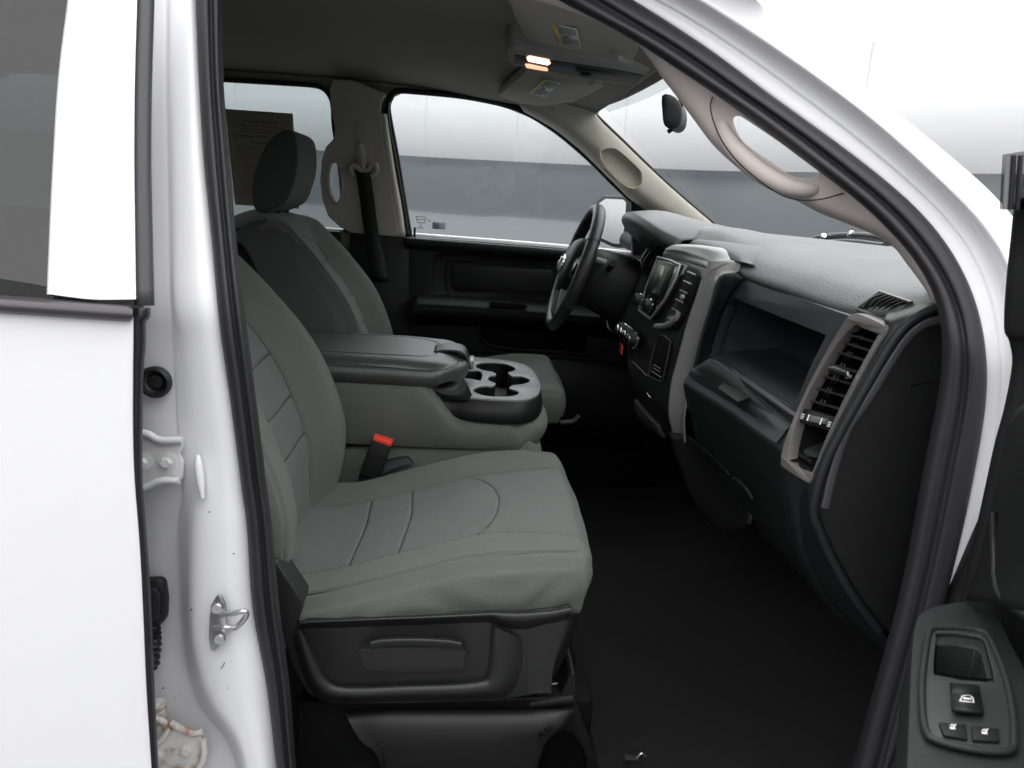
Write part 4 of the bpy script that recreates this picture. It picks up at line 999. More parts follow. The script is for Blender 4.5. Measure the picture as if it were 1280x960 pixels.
# ================================================================== driver door, inside
DD = empty('driver_door', (.1, .86, .6), T, label='black inner panel of the driver door')
def DP(x, y, o=0): return Y(x, y, .79-o)
dout = [(510, 296), (600, 302), (700, 310), (800, 320), (830, 330), (840, 640), (500, 640), (498, 400)]
rc1 = [(548, 317), (575, 317), (640, 320), (700, 325), (800, 334), (800, 392), (700, 384), (600, 378), (548, 374), (541, 366), (541, 326)]
plate('door_panel', [DP(*p) for p in dout], BLK, DD, (0, .05, 0), bevel=.006, cutters=[prism([DP(x, y, .01) for x, y in rc1], (0, .035, 0))])
in1 = [(568, 331), (620, 333), (688, 337), (692, 343), (692, 366), (620, 364), (570, 363), (566, 357), (565, 336)]
plate('panel_insert', [DP(x, y, -.024) for x, y in in1], BLK, DD, (0, -.008, 0), bevel=.004)
tube('panel_piping', [DP(x, y, -.022) for x, y in ((562, 368), (558, 350), (560, 329), (575, 327), (640, 329), (692, 333))], .0022, BLK, DD, s=4, n=6)
# top ledge below the glass
rows = [[DP(x, y0, -.02), DP(x, y0+1, .012), DP(x, y0+8, .016), DP(x, y0+14, .004), DP(x, y0+16, -.004)] for x, y0 in ((508, 296), (600, 303), (700, 311), (805, 320))]
surf('window_ledge', rows, BLK, DD, su=4, sv=4, thick=0)
# armrest shelf
rows = [[DP(x, y0, -.004), DP(x, y0+2, .05), DP(x, y0+11, .085), DP(x, y0+15, .088), DP(x, y0+24, .082), DP(x, y0+34, .04), DP(x, y0+38, -.004)] for x, y0 in ((518, 370), (530, 368), (600, 372), (700, 380), (800, 388), (840, 392))]
surf('armrest', rows, BLK, DD, su=4, sv=4, thick=0)
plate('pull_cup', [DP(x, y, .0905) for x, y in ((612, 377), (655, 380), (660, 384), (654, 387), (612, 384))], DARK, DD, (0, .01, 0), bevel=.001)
rc2 = [(600, 402), (700, 408), (735, 412), (733, 436), (725, 441), (640, 434), (612, 430), (602, 422)]
tube('map_pocket_rim', [DP(x, y, .02) for x, y in ((598, 404), (601, 420), (612, 431), (640, 436), (700, 440), (735, 443), (760, 436))], .005, BLK, DD, s=4, n=8)
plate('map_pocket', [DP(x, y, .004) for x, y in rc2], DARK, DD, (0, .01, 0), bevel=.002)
rows = [[DP(x, y0, -.004), DP(x, y0+3, .03), DP(x, y0+30, .05), DP(x, y0+80, .05), DP(x, y0+110, 0)] for x, y0 in ((505, 436), (600, 440), (700, 447), (800, 455))]
surf('lower_bin', rows, BLK, DD, su=4, sv=4, thick=0)

# ================================================================== steering wheel
SW = empty('steering_wheel', (.258, .42, 1.30), T, label='black leather steering wheel with emblem in the hub')
tp_, bt_ = Y(747, 262, .42), Y(690, 405, .42)
wc = (tp_+bt_)/2; wu = (tp_-bt_).normalized(); wr = V((0, 1, 0)); wn = wr.cross(wu).normalized()
if wn.x > 0: wn = -wn              # wn points at the driver (rearward)
RW = (tp_-bt_).length/2*1.0
def WP(a, r, h=0): return wc+wu*math.cos(a)*r+wr*math.sin(a)*r+wn*h
tube('wheel_rim', [WP(2*math.pi*i/40, RW) for i in range(40)], .0165, LEATH, SW, s=3, n=18, closed=True, flat=.92)
for a in (1.05, -1.05, 2.1, -2.1):
    tube('rim_seam', [WP(a, RW)+ (WP(a, 1)-wc).normalized()*.0172*math.cos(t)+wn*.0172*math.sin(t) for t in [i*2*math.pi/16 for i in range(16)]], .0008, RUB, SW, s=1, n=5, closed=True)
# finger grips on the back of the upper rim
for i in range(9):
    a = -1.0+i*.25
rows = []
for i in range(9):
    r = RW*.46*(1-(i/8)**2)**.5 if i < 8 else 0
for nm, rr, hh, mt in (('hub_pad', .078, .022, BLK),):
    lathe(nm, wc-wn*.012, wn, [(.001, -.02), (rr*.9, -.02), (rr*1.05, 0), (rr, .022), (rr*.85, .036), (rr*.5, .044), (.001, .046)], mt, SW, n=40)
lathe('emblem_ring', wc+wn*.034, wn, [(.020, 0), (.025, 0), (.025, .004), (.022, .005), (.020, .004)], CHR, SW, n=32)
em = []
for s_ in (-1, 1):
    em.append(tube_data([wc+wn*.038+wu*.004+wr*s_*.003, wc+wn*.040+wu*.013+wr*s_*.010, wc+wn*.038+wu*.010+wr*s_*.019, wc+wn*.036-wu*.004+wr*s_*.019, wc+wn*.036-wu*.008+wr*s_*.012], .0035, s=4, n=8))
em.append(tube_data([wc+wn*.037+wu*.010, wc+wn*.041-wu*.004, wc+wn*.037-wu*.020], .0055, s=4, n=8))
mesh('emblem', *join_data(em), M('emblem_metal', (.45, .45, .46), .3, metal=.8), SW)
for a, wd in ((math.pi/2, .030), (-math.pi/2, .030), (math.pi*.86, .016), (-math.pi*.86, .016)):
    dr = (WP(a, 1)-wc).normalized(); tg = wn.cross(dr)
    rows = [[wc+dr*r+tg*(-wd*k)+wn*(h-.012), wc+dr*r+tg*(-wd*.6*k)+wn*h, wc+dr*r+wn*(h+.003), wc+dr*r+tg*(wd*.6*k)+wn*h, wc+dr*r+tg*(wd*k)+wn*(h-.012)] for r, h, k in ((.06, .012, 1.3), (.10, .008, 1), (.14, .004, .8), (RW-.006, .0, .9))]
    surf('spoke', rows, BLK if abs(a) < 2 else SILV, SW, su=4, sv=4, thick=.008)
tube('spoke_accent', [WP(-math.pi*.86, r, .008) for r in (.08, .12, RW-.01)], .004, CHR, SW, s=3, n=8)
for s_ in (-1, 1):
    c = WP(s_*math.pi/2, .105, .014)
    lathe('wheel_switch', c, wn, [(.001, -.004), (.017, -.004), (.017, .003), (.013, .005), (.001, .005)], PIANO, SW, n=20)
# column shroud
CSH = empty('steering_column', wc-wn*.15, T)
ax = (-wn).normalized()
rows = []
for d, ry, rz, dz in ((.020, .060, .058, 0), (.05, .072, .075, -.005), (.11, .078, .085, -.008), (.15, .080, .088, -.010), (.17, .078, .082, -.012)):
    r = []
    for k in range(13):
        t = 2*math.pi*k/12
        r.append(wc+ax*d+wr*ry*math.copysign(abs(math.cos(t))**.75, math.cos(t))+wu*(rz*math.copysign(abs(math.sin(t))**.75, math.sin(t))+dz))
    rows.append(r)
surf('column_shroud', rows, BLK, CSH, su=4, sv=2, thick=.003)
rows = []
for d, ry, rz, dz in ((.150, .095, .100, -.02), (.19, .11, .105, -.03), (.26, .13, .12, -.04)):
    rows.append([wc+ax*d+wr*ry*math.copysign(abs(math.cos(2*math.pi*k/12))**.6, math.cos(2*math.pi*k/12))+wu*(rz*math.copysign(abs(math.sin(2*math.pi*k/12))**.6, math.sin(2*math.pi*k/12))+dz) for k in range(13)])
surf('column_collar', rows, DASH, CSH, su=4, sv=2, thick=.003)
tube('stalk_lever', [wc+ax*.075-wr*.06+wu*.03, wc+ax*.07-wr*.12+wu*.045, wc+ax*.06-wr*.17+wu*.05], .0085, BLK, CSH, s=4, n=10)
tube('stalk_tip', [Y(745, 325, .33), Y(757, 329, .33)], .009, M('grey_plastic', (.10, .10, .10), .4), CSH, s=1, n=12)

# ================================================================== dashboard
DB = empty('dashboard', (.6, 0, 1.2), T, label='slate black dashboard with open bin, vents and centre stack')
# padded top
rows = []
for y, xf_, zf in ((-.79, .565, 1.366), (-.74, .545, 1.352), (-.64, .515, 1.337), (-.45, .502, 1.343), (-.22, .500, 1.350), (-.10, .500, 1.372), (.05, .500, 1.388), (.20, .500, 1.388), (.35, .510, 1.385), (.55, .53, 1.38), (.74, .58, 1.37), (.80, .62, 1.36)):
    b = .10*(1-(y/.8)**2)
    rows.append([(xf_+.012, y, zf-.016), (xf_, y, zf), (xf_+.010, y, zf+.016), (xf_+.035, y, zf+.036), (xf_+.08, y, zf+.053-.35*max(0, zf-1.35)), (xf_+.16, y, 1.408+.3*max(0, zf-1.35)), (.78+b, y, 1.412), (.88+b, y, 1.404)])
PADO = surf('dash_pad', rows, PAD, DB, su=5, sv=5, thick=.004)
# bulge over the centre stack
rows = [[(x-.012, y, 1.372), (x, y, z), (x+.05, y, z+.018), (x+.13, y, z+.026), (x+.26, y, 1.405)] for y, x, z in ((-.24, .520, 1.362), (-.19, .510, 1.380), (-.1, .502, 1.392), (.05, .498, 1.396), (.17, .50, 1.394), (.24, .51, 1.380))]
surf('pad_bulge', rows, PAD, DB, su=5, sv=5, thick=.003)
# instrument hood
rows = []
for y, x0, zt in ((.17, .47, 1.395), (.21, .425, 1.415), (.27, .400, 1.434), (.36, .388, 1.447), (.46, .388, 1.450), (.56, .40, 1.442), (.63, .43, 1.42), (.68, .48, 1.39)):
    rows.append([(x0+.10, y, zt-.085), (x0+.05, y, zt-.060), (x0+.012, y, zt-.034), (x0, y, zt-.020), (x0+.004, y, zt-.006), (x0+.02, y, zt), (x0+.10, y, zt+.006), (x0+.2, y, min(1.43, zt)), (x0+.36, y, 1.405)])
surf('instrument_hood', rows, PAD, DB, su=5, sv=5, thick=.003)
tube('hood_stitch', [(x0+.006, y, zt-.010) for y, x0, zt in ((.21, .425, 1.415), (.27, .400, 1.434), (.36, .388, 1.447), (.46, .388, 1.450), (.56, .40, 1.442))], .0015, RUB, DB, s=5, n=6)
plate('gauge_face', [V((.62, y, z)) for y, z in ((.22, 1.25), (.70, 1.25), (.70, 1.40), (.22, 1.40))], DARK, DB, (.02, 0, 0), bevel=.004)
# driver side of the dash
rows = [[(.50, y, zt), (.49, y, zt-.02), (.46, y, 1.22), (.47, y, 1.05), (.52, y, .93), (.62, y, .86)] for y, zt in ((.14, 1.38), (.20, 1.30), (.3, 1.265), (.5, 1.265), (.66, 1.275), (.80, 1.30))]
surf('driver_lower_dash', rows, DASH, DB, su=4, sv=5, thick=.004)
# outer driver vent with bright strips
OV = plate('outer_vent', [Y(x, y, .66) for x, y in ((795, 340), (800, 322), (812, 304), (822, 298), (830, 305), (826, 325), (812, 350), (803, 350))], BLK, DB, (.03, .06, 0), bevel=.003)
for a in (((796, 337), (803, 321), (813, 308), (823, 300)), ((799, 340), (806, 324), (816, 311), (826, 303)), ((806, 345), (814, 328), (822, 315), (829, 309)), ((809, 347), (817, 331), (825, 319), (831, 313))):
    tube('bright_strip', [Y(x, y, .655) for x, y in a], .0016, SILV, OV, s=4, n=6)

# --- bin (open upper glove compartment)
def GB(px, py, o=0): return G(px, py, .477-o, .17)
bs = [(924, 346), (995, 371), (1062, 395), (1044, 427), (1020, 472), (1001, 516), (988, 545), (960, 512), (920, 480), (888, 456), (883, 446), (888, 420), (900, 388), (911, 366)]
bh = [(916, 372), (975, 396), (1033, 419), (1016, 452), (1000, 490), (990, 510), (950, 486), (890, 445), (888, 440), (898, 405), (908, 382)]
bp_ = plate('bin_surround', [GB(*p) for p in bs], BIN, DB, (.02, 0, 0), holes=[[GB(*p) for p in reversed(bh)]], bevel=.003, seg=3)
hb = [GB(*p, -.004) for p in bh]; n_ = len(hb); cb = sum(hb, V())/n_
deep = []
for p in hb:
    q = cb.lerp(p, .90)+V((.13, 0, -.005)); q.z += (.02 if p.z < cb.z else -.012); deep.append(q)
t = tessellate_polygon([deep])
mesh('bin_pocket', hb+deep, grid_faces(2, n_, False, True)+[tuple(n_+i for i in x) for x in t], BIN, bp_, autosm=30)
tube('pocket_seam', [GB(952, 432, -.10), GB(946, 470, -.10)], .0012, BIN, bp_, s=1, n=5)
# lower lip of the bin
rows = [[GB(x, y, .002), GB(x-1, y+3, .006), GB(x-1.5, y+6, .008), GB(x-2, y+10, .005), GB(x-2, y+12, -.004)] for x, y in ((887, 439), (915, 459), (950, 484), (985, 509), (1002, 520))]
surf('bin_lip', rows, BIN, bp_, su=4, sv=4, thick=0)
plate('airbag_mark', [hit(PADO, x, y, .0006, X(x, y, .52)) for x, y in ((1054, 373), (1057, 370), (1068, 373), (1065, 378))], M('mark_grey', (.10, .10, .10), .5), DB, (-.0006, 0, .0006), bevel=0)

# --- textured panel between stack and bin
rows = [[Y(x1-1, y1, -.186), Y(x1+1, y1, -.190), Y(x1, y1, -.19).lerp(GB(x2, y2, .003), .5), GB(x2+1, y2, .003)] for x1, y1, x2, y2 in ((921, 341, 928, 348), (900, 347, 914, 366), (890, 378, 902, 390), (879, 414, 891, 424), (870, 450, 886, 450), (866, 470, 888, 460))]
surf('textured_panel', rows, DASH, DB, su=4, sv=4, thick=.003)
# --- shelf and lower glove box
sh_f = [(858, 476), (880, 490), (915, 511), (945, 533), (968, 549), (976, 553)]
sh_b = [(868, 460), (885, 454), (920, 479), (955, 507), (984, 530), (990, 532)]
ysf = [-.19, -.26, -.38, -.49, -.585, -.615]
ysb = [-.20, -.25, -.37, -.49, -.585, -.60]
rows = []
for (a, b), (c, d), y1, y2 in zip(sh_f, sh_b, ysf, ysb):
    fpt = Y(a, b, y1); bpt = Y(c, d, y2)
    rows.append([bpt+V((.03, 0, .004)), bpt+V((.004, 0, 0)), fpt.lerp(bpt, .5), fpt.lerp(bpt, .12)+V((0, 0, .0005)), fpt+V((-.001, 0, -.001)), fpt+V((-.004, 0, -.008)), fpt+V((.0, 0, -.022)), fpt+V((.020, 0, -.085)), fpt+V((.050, 0, -.165)), fpt+V((.10, 0, -.24)), fpt+V((.18, 0, -.31)), fpt+V((.30, 0, -.33))])
rows.append([p+V((.010, -.016, -.002)) for p in rows[-1]]); rows.append([p+V((.040, -.022, -.004)) for p in rows[-1]])
surf('lower_glove_box', rows, DASH, DB, su=5, sv=5, thick=.003, autosm=50)
rows = []
for k, y1 in enumerate((-.575, -.63, -.69, -.74, -.768)):
    fp = Y(976, 553, -.615); fp = V((fp.x-.002+.009*k, y1, fp.z))
    rows.append([V((.56, y1, 1.33)), V((.530, y1, 1.20)), fp+V((.06, 0, -.01)), fp+V((.030, 0, -.055)), fp+V((.026, 0, -.085)), fp+V((.050, 0, -.165)), fp+V((.10, 0, -.24)), fp+V((.18, 0, -.31))])
surf('outer_dash_face', rows, DASH, DB, su=5, sv=5, thick=.003)
surf('lit_shelf_top', [[Y(c, d, y2)+V((.01, 0, .008)), Y(a, b, y1).lerp(Y(c, d, y2), .5)+V((0, 0, .008)), Y(a, b, y1).lerp(Y(c, d, y2), .1)+V((0, 0, .008)), Y(a, b, y1)+V((-.006, 0, -.001))] for (a, b), (c, d), y1, y2 in zip(sh_f, sh_b, ysf, ysb)], BIN, DB, su=5, sv=4, thick=0)  # paler sheet over the shelf: light falling on its top put into the colour
latch = [Y(a, b, -.40) for a, b in ((897, 487), (906, 479), (917, 478), (935, 490), (940, 498), (925, 505))]
plate('glove_latch', [Z(a, b, 1.163) for a, b in ((897, 487), (904, 480), (917, 479), (937, 492), (943, 498), (922, 505))], CAPM, DB, (0, 0, .004), bevel=.0015)
tube('door_gap', [Y(a, b, y)+V((-.006, 0, 0)) for a, b, y in ((862, 512, -.2), (880, 528, -.26), (910, 555, -.36), (940, 583, -.46), (970, 611, -.56), (975, 618, -.575), (985, 645, -.6))], .0009, DARK, DB, s=4, n=5)
tube('glove_handle', [Y(917, 598, -.42), Y(923, 601, -.43), Y(934, 612, -.45), Y(941, 624, -.46)], .004, BLK, DB, s=4, n=8)
# knee bolster hanging low
rows = [[Y(x, y, yy) for x, y, yy in r] for r in (
    ((835, 540, -.15), (848, 580, -.16), (862, 620, -.18), (888, 655, -.22)), ((860, 545, -.18), (875, 585, -.20), (890, 630, -.24), (903, 664, -.28)), ((880, 560, -.24), (900, 600, -.26), (915, 640, -.30), (920, 664, -.32)), ((910, 590, -.32), (930, 620, -.34), (940, 645, -.36), (938, 655, -.37)))]
surf('knee_bolster', rows, BLK, DB, su=5, sv=4, thick=.004)

# --- outer vent with warm silver bezel
def GV(px, py, o=0): return G(px, py, .472-o, .237)
bo_ = [(1067, 392), (1075, 393), (1101, 404), (1105, 409), (1103, 418), (1085, 452), (1060, 502), (1040, 545), (1024, 583), (1013, 602), (1007, 602), (980, 585), (976, 578), (979, 558), (992, 522), (1012, 478), (1037, 432), (1058, 398)]
bi_ = [(1067, 407), (1078, 410), (1095, 417), (1096, 421), (1080, 450), (1055, 498), (1033, 546), (1019, 581), (1012, 591), (990, 579), (985, 571), (991, 541), (1003, 507), (1023, 468), (1046, 430)]
VB = empty('side_vent', GV(1040, 500), T, label='tall side vent in a warm silver frame')
n1 = loop([GV(*p, .010) for p in bo_], 2); n2 = loop([GV(*p, .006) for p in bi_], 2)
plate('vent_bezel', n1, SILVT, VB, (.014, 0, 0), holes=[list(reversed(n2))], bevel=.003, seg=3)
hb = [GV(*p, .004) for p in bi_]; cb = sum(hb, V())/len(hb); deep = [cb.lerp(p, .94)+V((.05, 0, 0)) for p in hb]
t = tessellate_polygon([deep]); n_ = len(hb)
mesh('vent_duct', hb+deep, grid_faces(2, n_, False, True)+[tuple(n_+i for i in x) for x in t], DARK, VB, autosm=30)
def vl(u, v, o=0):     # u across (0 left .. 1 right), v from top 0 to bottom 1, inside the opening
    Lx = [(1063, 410), (1045, 434), (1023, 470), (1004, 507), (992, 540), (985, 571)]; Rx = [(1096, 420), (1082, 446), (1063, 482), (1044, 519), (1030, 551), (1012, 589)]
    k = v*5; i = min(4, int(k)); f_ = k-i
    a = (Lx[i][0]+(Lx[i+1][0]-Lx[i][0])*f_, Lx[i][1]+(Lx[i+1][1]-Lx[i][1])*f_); b = (Rx[i][0]+(Rx[i+1][0]-Rx[i][0])*f_, Rx[i][1]+(Rx[i+1][1]-Rx[i][1])*f_)
    return GV(a[0]+(b[0]-a[0])*u, a[1]+(b[1]-a[1])*u, o)
for k in range(7):
    v = .065+k*.083; a, b = vl(-.02, v, -.002), vl(1.02, v, -.002); dd = V((.022, 0, -.003)); h = V((0, 0, .0022))
    mesh('vent_slat', [a, b, b+dd, a+dd, a+h, b+h, b+dd+h, a+dd+h], [(0, 1, 2, 3), (4, 7, 6, 5), (0, 4, 5, 1), (3, 2, 6, 7), (0, 3, 7, 4), (1, 5, 6, 2)], M('slat', (.03, .03, .031), .4), VB, smooth=False)
parts = []
for k in range(7):
    for du in (.44, .54):
        v = .03+k*.083; a, b = vl(du, v, -.016), vl(du, v+.06, -.016); parts.append(tube_data([a, b], .0016, s=1, n=5))
mesh('vent_vanes', *join_data(parts), M('slat', (.03, .03, .031), .4), VB)
a, b = vl(.25, .33, .006), vl(.75, .335, .010)
tube('vent_tab', [a, a.lerp(b, .4)+V((-.004, 0, 0)), b], .006, BLK, VB, s=4, n=10, flat=.7, rfun=lambda t: .003+.005*math.sin(math.pi*min(1, max(0, t*.8+.1))))
lathe('tab_tip', vl(.8, .345, .010), (-1, 0, .2), [(.001, -.003), (.005, -.003), (.005, .002), (.001, .003)], CHR, VB, n=14)
pl_ = [vl(0, .62, .002), vl(1, .62, .002), vl(1, .72, .002), vl(0, .72, .002)]
plate('vent_wheel_panel', pl_, BLK, VB, (.012, 0, 0), bevel=.002)
wh = [vl(.22, .655, .008), vl(.72, .645, .008), vl(.74, .690, .008), vl(.24, .70, .008)]
plate('vent_thumbwheel', wh, M('grey_plastic', (.10, .10, .10), .4), VB, (.01, 0, 0), bevel=.002)
for uu in (.27, .68): tube('wheel_mark', [vl(uu, .648, .0095), vl(uu, .695, .0095)], .0012, WHT, VB, s=1, n=5)
for uu in (.05, .90):
    for dv in (.66, .675, .69):
        tube('vent_icon', [vl(uu, dv, .003), vl(uu+.08, dv, .003)], .0009, WHT, VB, s=1, n=5)
tube('pocket_floor', [vl(.1, .93, -.01), vl(.95, .95, -.01)], .003, BLK, VB, s=1, n=6)
# --- demister grille
def PD(px, py, z): return Z(px, py, z)
dv = [hit(PADO, *p, .003, X(*p, .56)) for p in ((1073, 388), (1102, 368), (1141, 381), (1112, 400))]
DG = empty('demister_grille', dv[0], T, label='small demister grille on the dash top')
plate('grille_body', dv, BLK, DG, (0, 0, -.03), bevel=0)
dpt = lambda u, v, h=0: dv[0].lerp(dv[3], u).lerp(dv[1].lerp(dv[2], u), v)+V((-.4*h, 0, .9*h))
tube('grille_frame', [dpt(0, 0, .001), dpt(1, 0, .001), dpt(1, 1, .001), dpt(0, 1, .001)], .0024, M('frame_grey', (.12, .12, .115), .35), DG, s=1, n=6, closed=True)
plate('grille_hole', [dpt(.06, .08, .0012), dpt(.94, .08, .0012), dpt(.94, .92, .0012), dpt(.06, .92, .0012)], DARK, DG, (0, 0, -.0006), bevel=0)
for k in range(6):
    u = .14+k*.145; tube('grille_slat', [dpt(u, .08, .002), dpt(u-.03, .5, .005), dpt(u, .92, .002)], .0018, BLK, DG, s=4, n=6)
# --- end cap of the dash at the door
def E7(x, y, o=0): return Y(x, y, -.775-o)
cap = [(1186, 385), (1166, 391), (1141, 406), (1122, 427), (1101, 460), (1081, 495), (1059, 534), (1038, 576), (1027, 607), (1021, 640), (1030, 665), (1046, 700), (1072, 745), (1102, 786), (1125, 800), (1150, 760), (1180, 600), (1196, 470), (1190, 400)]
plate('end_cap', [E7(*p) for p in cap], CAPM, DB, (0, .03, 0), bevel=.006, seg=3)
bd_ = [(1178, 400), (1160, 404), (1144, 414), (1128, 432), (1110, 460), (1087, 498), (1060, 537), (1044, 584), (1035, 620), (1032, 636)]
rows = []
for i, (x, y) in enumerate(bd_):
    x2, y2 = bd_[min(i+1, len(bd_)-1)]; x1, y1 = bd_[max(0, i-1)]; tx, ty = x2-x1, y2-y1; l = math.hypot(tx, ty); nx, ny = -ty/l, tx/l
    rows.append([E7(x-nx*k, y-ny*k, o) for k, o in ((-7, -.001), (-4.5, .0035), (0, .004), (4, .003), (6, -.001))])
surf('cap_band', rows, M('vinyl_band', (.055, .055, .058), .5, bump=(900, .5, .001)), DB, su=4, sv=3, thick=0)
ed = [(1186, 382), (1165, 387), (1138, 402), (1118, 424), (1097, 458), (1077, 493), (1055, 532), (1034, 574), (1023, 606), (1017, 640), (1026, 668), (1042, 703), (1068, 748), (1099, 789)]
tube('cap_edge', [E7(x, y, .0) for x, y in ed], .006, DASH, DB, s=4, n=8)
rows = []
br_ = [(1118, 380), (1112, 388), (1107, 398), (1106, 410), (1092, 440), (1072, 478), (1050, 522), (1031, 565), (1018, 592), (1011, 606)]
for (x, y), (x2, y2) in zip(ed[:10], br_):
    a = E7(x, y, 0); c = GV(x2, y2, .002) if y2 > 392 else X(x2, y2, .545)
    m1 = a.lerp(c, .35)+V((-.004, 0, .002)); m2 = a.lerp(c, .72)+V((-.002, 0, .0))
    rows.append([a+V((.004, -.001, -.002)), a, m1, m2, c, c+V((.012, .004, -.004))])
surf('dash_shoulder', rows, DASH, DB, su=4, sv=3, thick=.002)
tube('corner_clip', [X(1160, 376, .60), X(1164, 379, .60)], .006, RUB, DB, s=1, n=8)

# --- centre stack
STK = empty('centre_stack', (.42, 0, 1.2), T, label='centre stack with silver frame, radio, vent and climate knobs')
# silver frame, right hand band
band = [((886, 326), (899, 326), (918, 326), (926, 330)), ((884, 334), (892, 336), (903, 338), (921, 341)), ((879, 346), (886, 348), (894, 349), (900, 346)), ((870, 372), (877, 374), (885, 377), (890, 378)), ((858, 408), (866, 411), (875, 414), (879, 414)),
        ((848, 445), (857, 447), (866, 450), (870, 450)), ((839, 480), (849, 482), (859, 485), (863, 485)), ((836, 515), (844, 517), (852, 519), (856, 519)), ((841, 540), (847, 542), (853, 543), (856, 542)), ((848, 553), (851, 553), (855, 554), (857, 553))]
rows = [[Y(*r[0], -.125)+V((.012, 0, 0)), Y(*r[0], -.13), Y(*r[1], -.145), Y(*r[2], -.165), Y(*r[3], -.19), Y(*r[3], -.19)+V((.010, .035, 0))] for r in band]
surf('silver_frame', rows, SILV, STK, su=5, sv=4, thick=.002)
# cap over the top
def sy(t): return .15-.30*t
topf = [(829, 318), (845, 321), (862, 327), (880, 332), (890, 338)]
topm = [(833, 311), (848, 311), (868, 316), (888, 322), (906, 330)]
topb = [(846, 306), (862, 306), (880, 308), (905, 313), (928, 329)]
rows = []
for f_, m_, b_2, y0 in zip(topf, topm, topb, (.15, .08, 0, -.08, -.15)):
    a = Y(*f_, y0); c = Y(*b_2, y0-.02)
    rows.append([a+V((.004, 0, -.010)), a, Y(*m_, y0-.01).lerp(a, .5), Y(*m_, y0-.01), c, c+V((.05, 0, -.004))])
SCP = surf('silver_cap', rows, SILV, STK, su=4, sv=4, thick=.002)
plate('top_tray', [hit(SCP, x, y, .0006, Z(x, y, 1.39)) for x, y in ((856, 311), (870, 309.5), (886, 312), (898, 317), (884, 319), (868, 315))], DARK, STK, (0, 0, -.001), bevel=0)
# black face of the stack
def face(px, py, y, o=0): return Y(px, py, y)+V((-o, 0, 0))
L_ = [(829, 319, .145), (815, 352, .145), (801, 388, .145), (790, 418, .145), (784, 442, .145), (786, 470, .14), (793, 497, .13), (806, 520, .11), (822, 536, .08), (848, 553, 0)]
R2 = [(888, 338, -.125), (879, 350, -.125), (870, 376, -.125), (858, 410, -.125), (848, 447, -.125), (839, 482, -.125), (836, 515, -.125), (840, 538, -.125), (846, 548, -.125), (850, 555, -.12)]
rows = []
for (a, b, y1), (c, d, y2) in zip(L_, R2):
    A = Y(a, b, y1); Bp = Y(c, d, y2)
    rows.append([A+V((.05, .004, 0)), A+V((.01, .004, 0)), A+V((.004, 0, 0)), A.lerp(Bp, .33)+V((.004, 0, 0)), A.lerp(Bp, .66)+V((.004, 0, 0)), Bp+V((.004, 0, 0))])
stk = rows
SFO = surf('stack_face', rows, M('stack_black', (.012, .012, .013), .42, bump=(900, .3, .0005), spec=.35), STK, su=5, sv=4, thick=.002)
def sf(u, v, o=0):   # point on the stack face, u left..right, v top..bottom (0..1 over the rows)
    k = v*(len(stk)-1); i = min(len(stk)-2, int(k)); f_ = k-i
    a = stk[i][2].lerp(stk[i+1][2], f_); b = stk[i][5].lerp(stk[i+1][5], f_)
    return a.lerp(b, u)+V((-o, 0, 0))
def spx(px, py, o=0):   # drop a pixel on the stack face
    p = hit(SFO, px, py, 0)
    if p is None:
        for dx in (2, 4, 6, 9, 13, 18):
            p = hit(SFO, px+dx, py, 0)
            if p is not None: p = Y(px, py, p.y+.002*dx); break
    return p+V((-o-.002, 0, 0))
# radio
rb = [(829, 320), (861, 331), (855, 345), (838, 377), (824, 398), (820, 401), (803, 390), (804, 384), (816, 352)]
RA = plate('radio', [spx(*p, .010) for p in rb], PIANO, STK, (.03, 0, 0), bevel=.004, seg=3, label='radio with screen in a bright frame')
def rpx(x, y, o): return spx(x, y, o)
tube('radio_frame', [rpx(x, y, .012) for x, y in ((830, 322), (845, 326), (858, 332), (853, 348), (839, 375), (821, 399), (806, 389), (817, 356))], .0032, SILV, RA, s=1, n=8, closed=True)
plate('screen_bezel', [rpx(x, y, .0145) for x, y in ((832, 325), (851, 332), (848, 342), (834, 372), (815, 364), (822, 344))], BLK, RA, (.008, 0, 0), bevel=.001)
plate('screen', [rpx(x, y, .0165) for x, y in ((834, 331), (846.5, 335), (832, 368.5), (822.5, 364))], M('screen_glass', (.12, .13, .11), .3), RA, (.004, 0, 0), bevel=0)
for (x, y) in ((809, 376), (822, 383)):
    lathe('radio_knob', rpx(x, y, .013), (-1, -.1, .15), [(.001, 0), (.0155, 0), (.015, .012), (.0135, .018), (.001, .019)], BLK, RA, n=24)
    lathe('knob_ring', rpx(x, y, .014), (-1, -.1, .15), [(.0152, 0), (.017, 0), (.017, .004), (.0152, .005)], CHR, RA, n=24)
# right centre vent
CV = plate('stack_vent', [spx(x, y, .004) for x, y in ((864, 333), (876, 338), (877, 346), (868, 374), (856, 400), (848, 414), (838, 412), (846, 390), (858, 356))], DARK, STK, (.006, 0, 0), bevel=.001)
for k in range(6):
    y0 = 341+k*11.5; xa = 866-k*5.0; 
    if k == 3:
        lathe('vent_tab', spx(860-0, 372, .010), (-1, 0, .1), [(.001, -.004), (.006, -.004), (.006, .003), (.001, .005)], SILV, CV, n=14)
    tube('vent_slat', [spx(xa-1, y0-1, .007), spx(xa+9-k*.4, y0+3, .007)], .0022, M('slat_grey', (.16, .16, .16), .35), CV, s=1, n=6)
plate('vent_wheel', [spx(x, y, .008) for x, y in ((842, 393), (852, 397), (848, 408), (839, 404))], PIANO, STK, (.004, 0, 0), bevel=.001)
tube('wheel_mark', [spx(843, 396, .010), spx(849, 399, .010), spx(846, 405, .010), spx(841, 402, .010)], .0009, SILV, STK, s=1, n=5, closed=True)
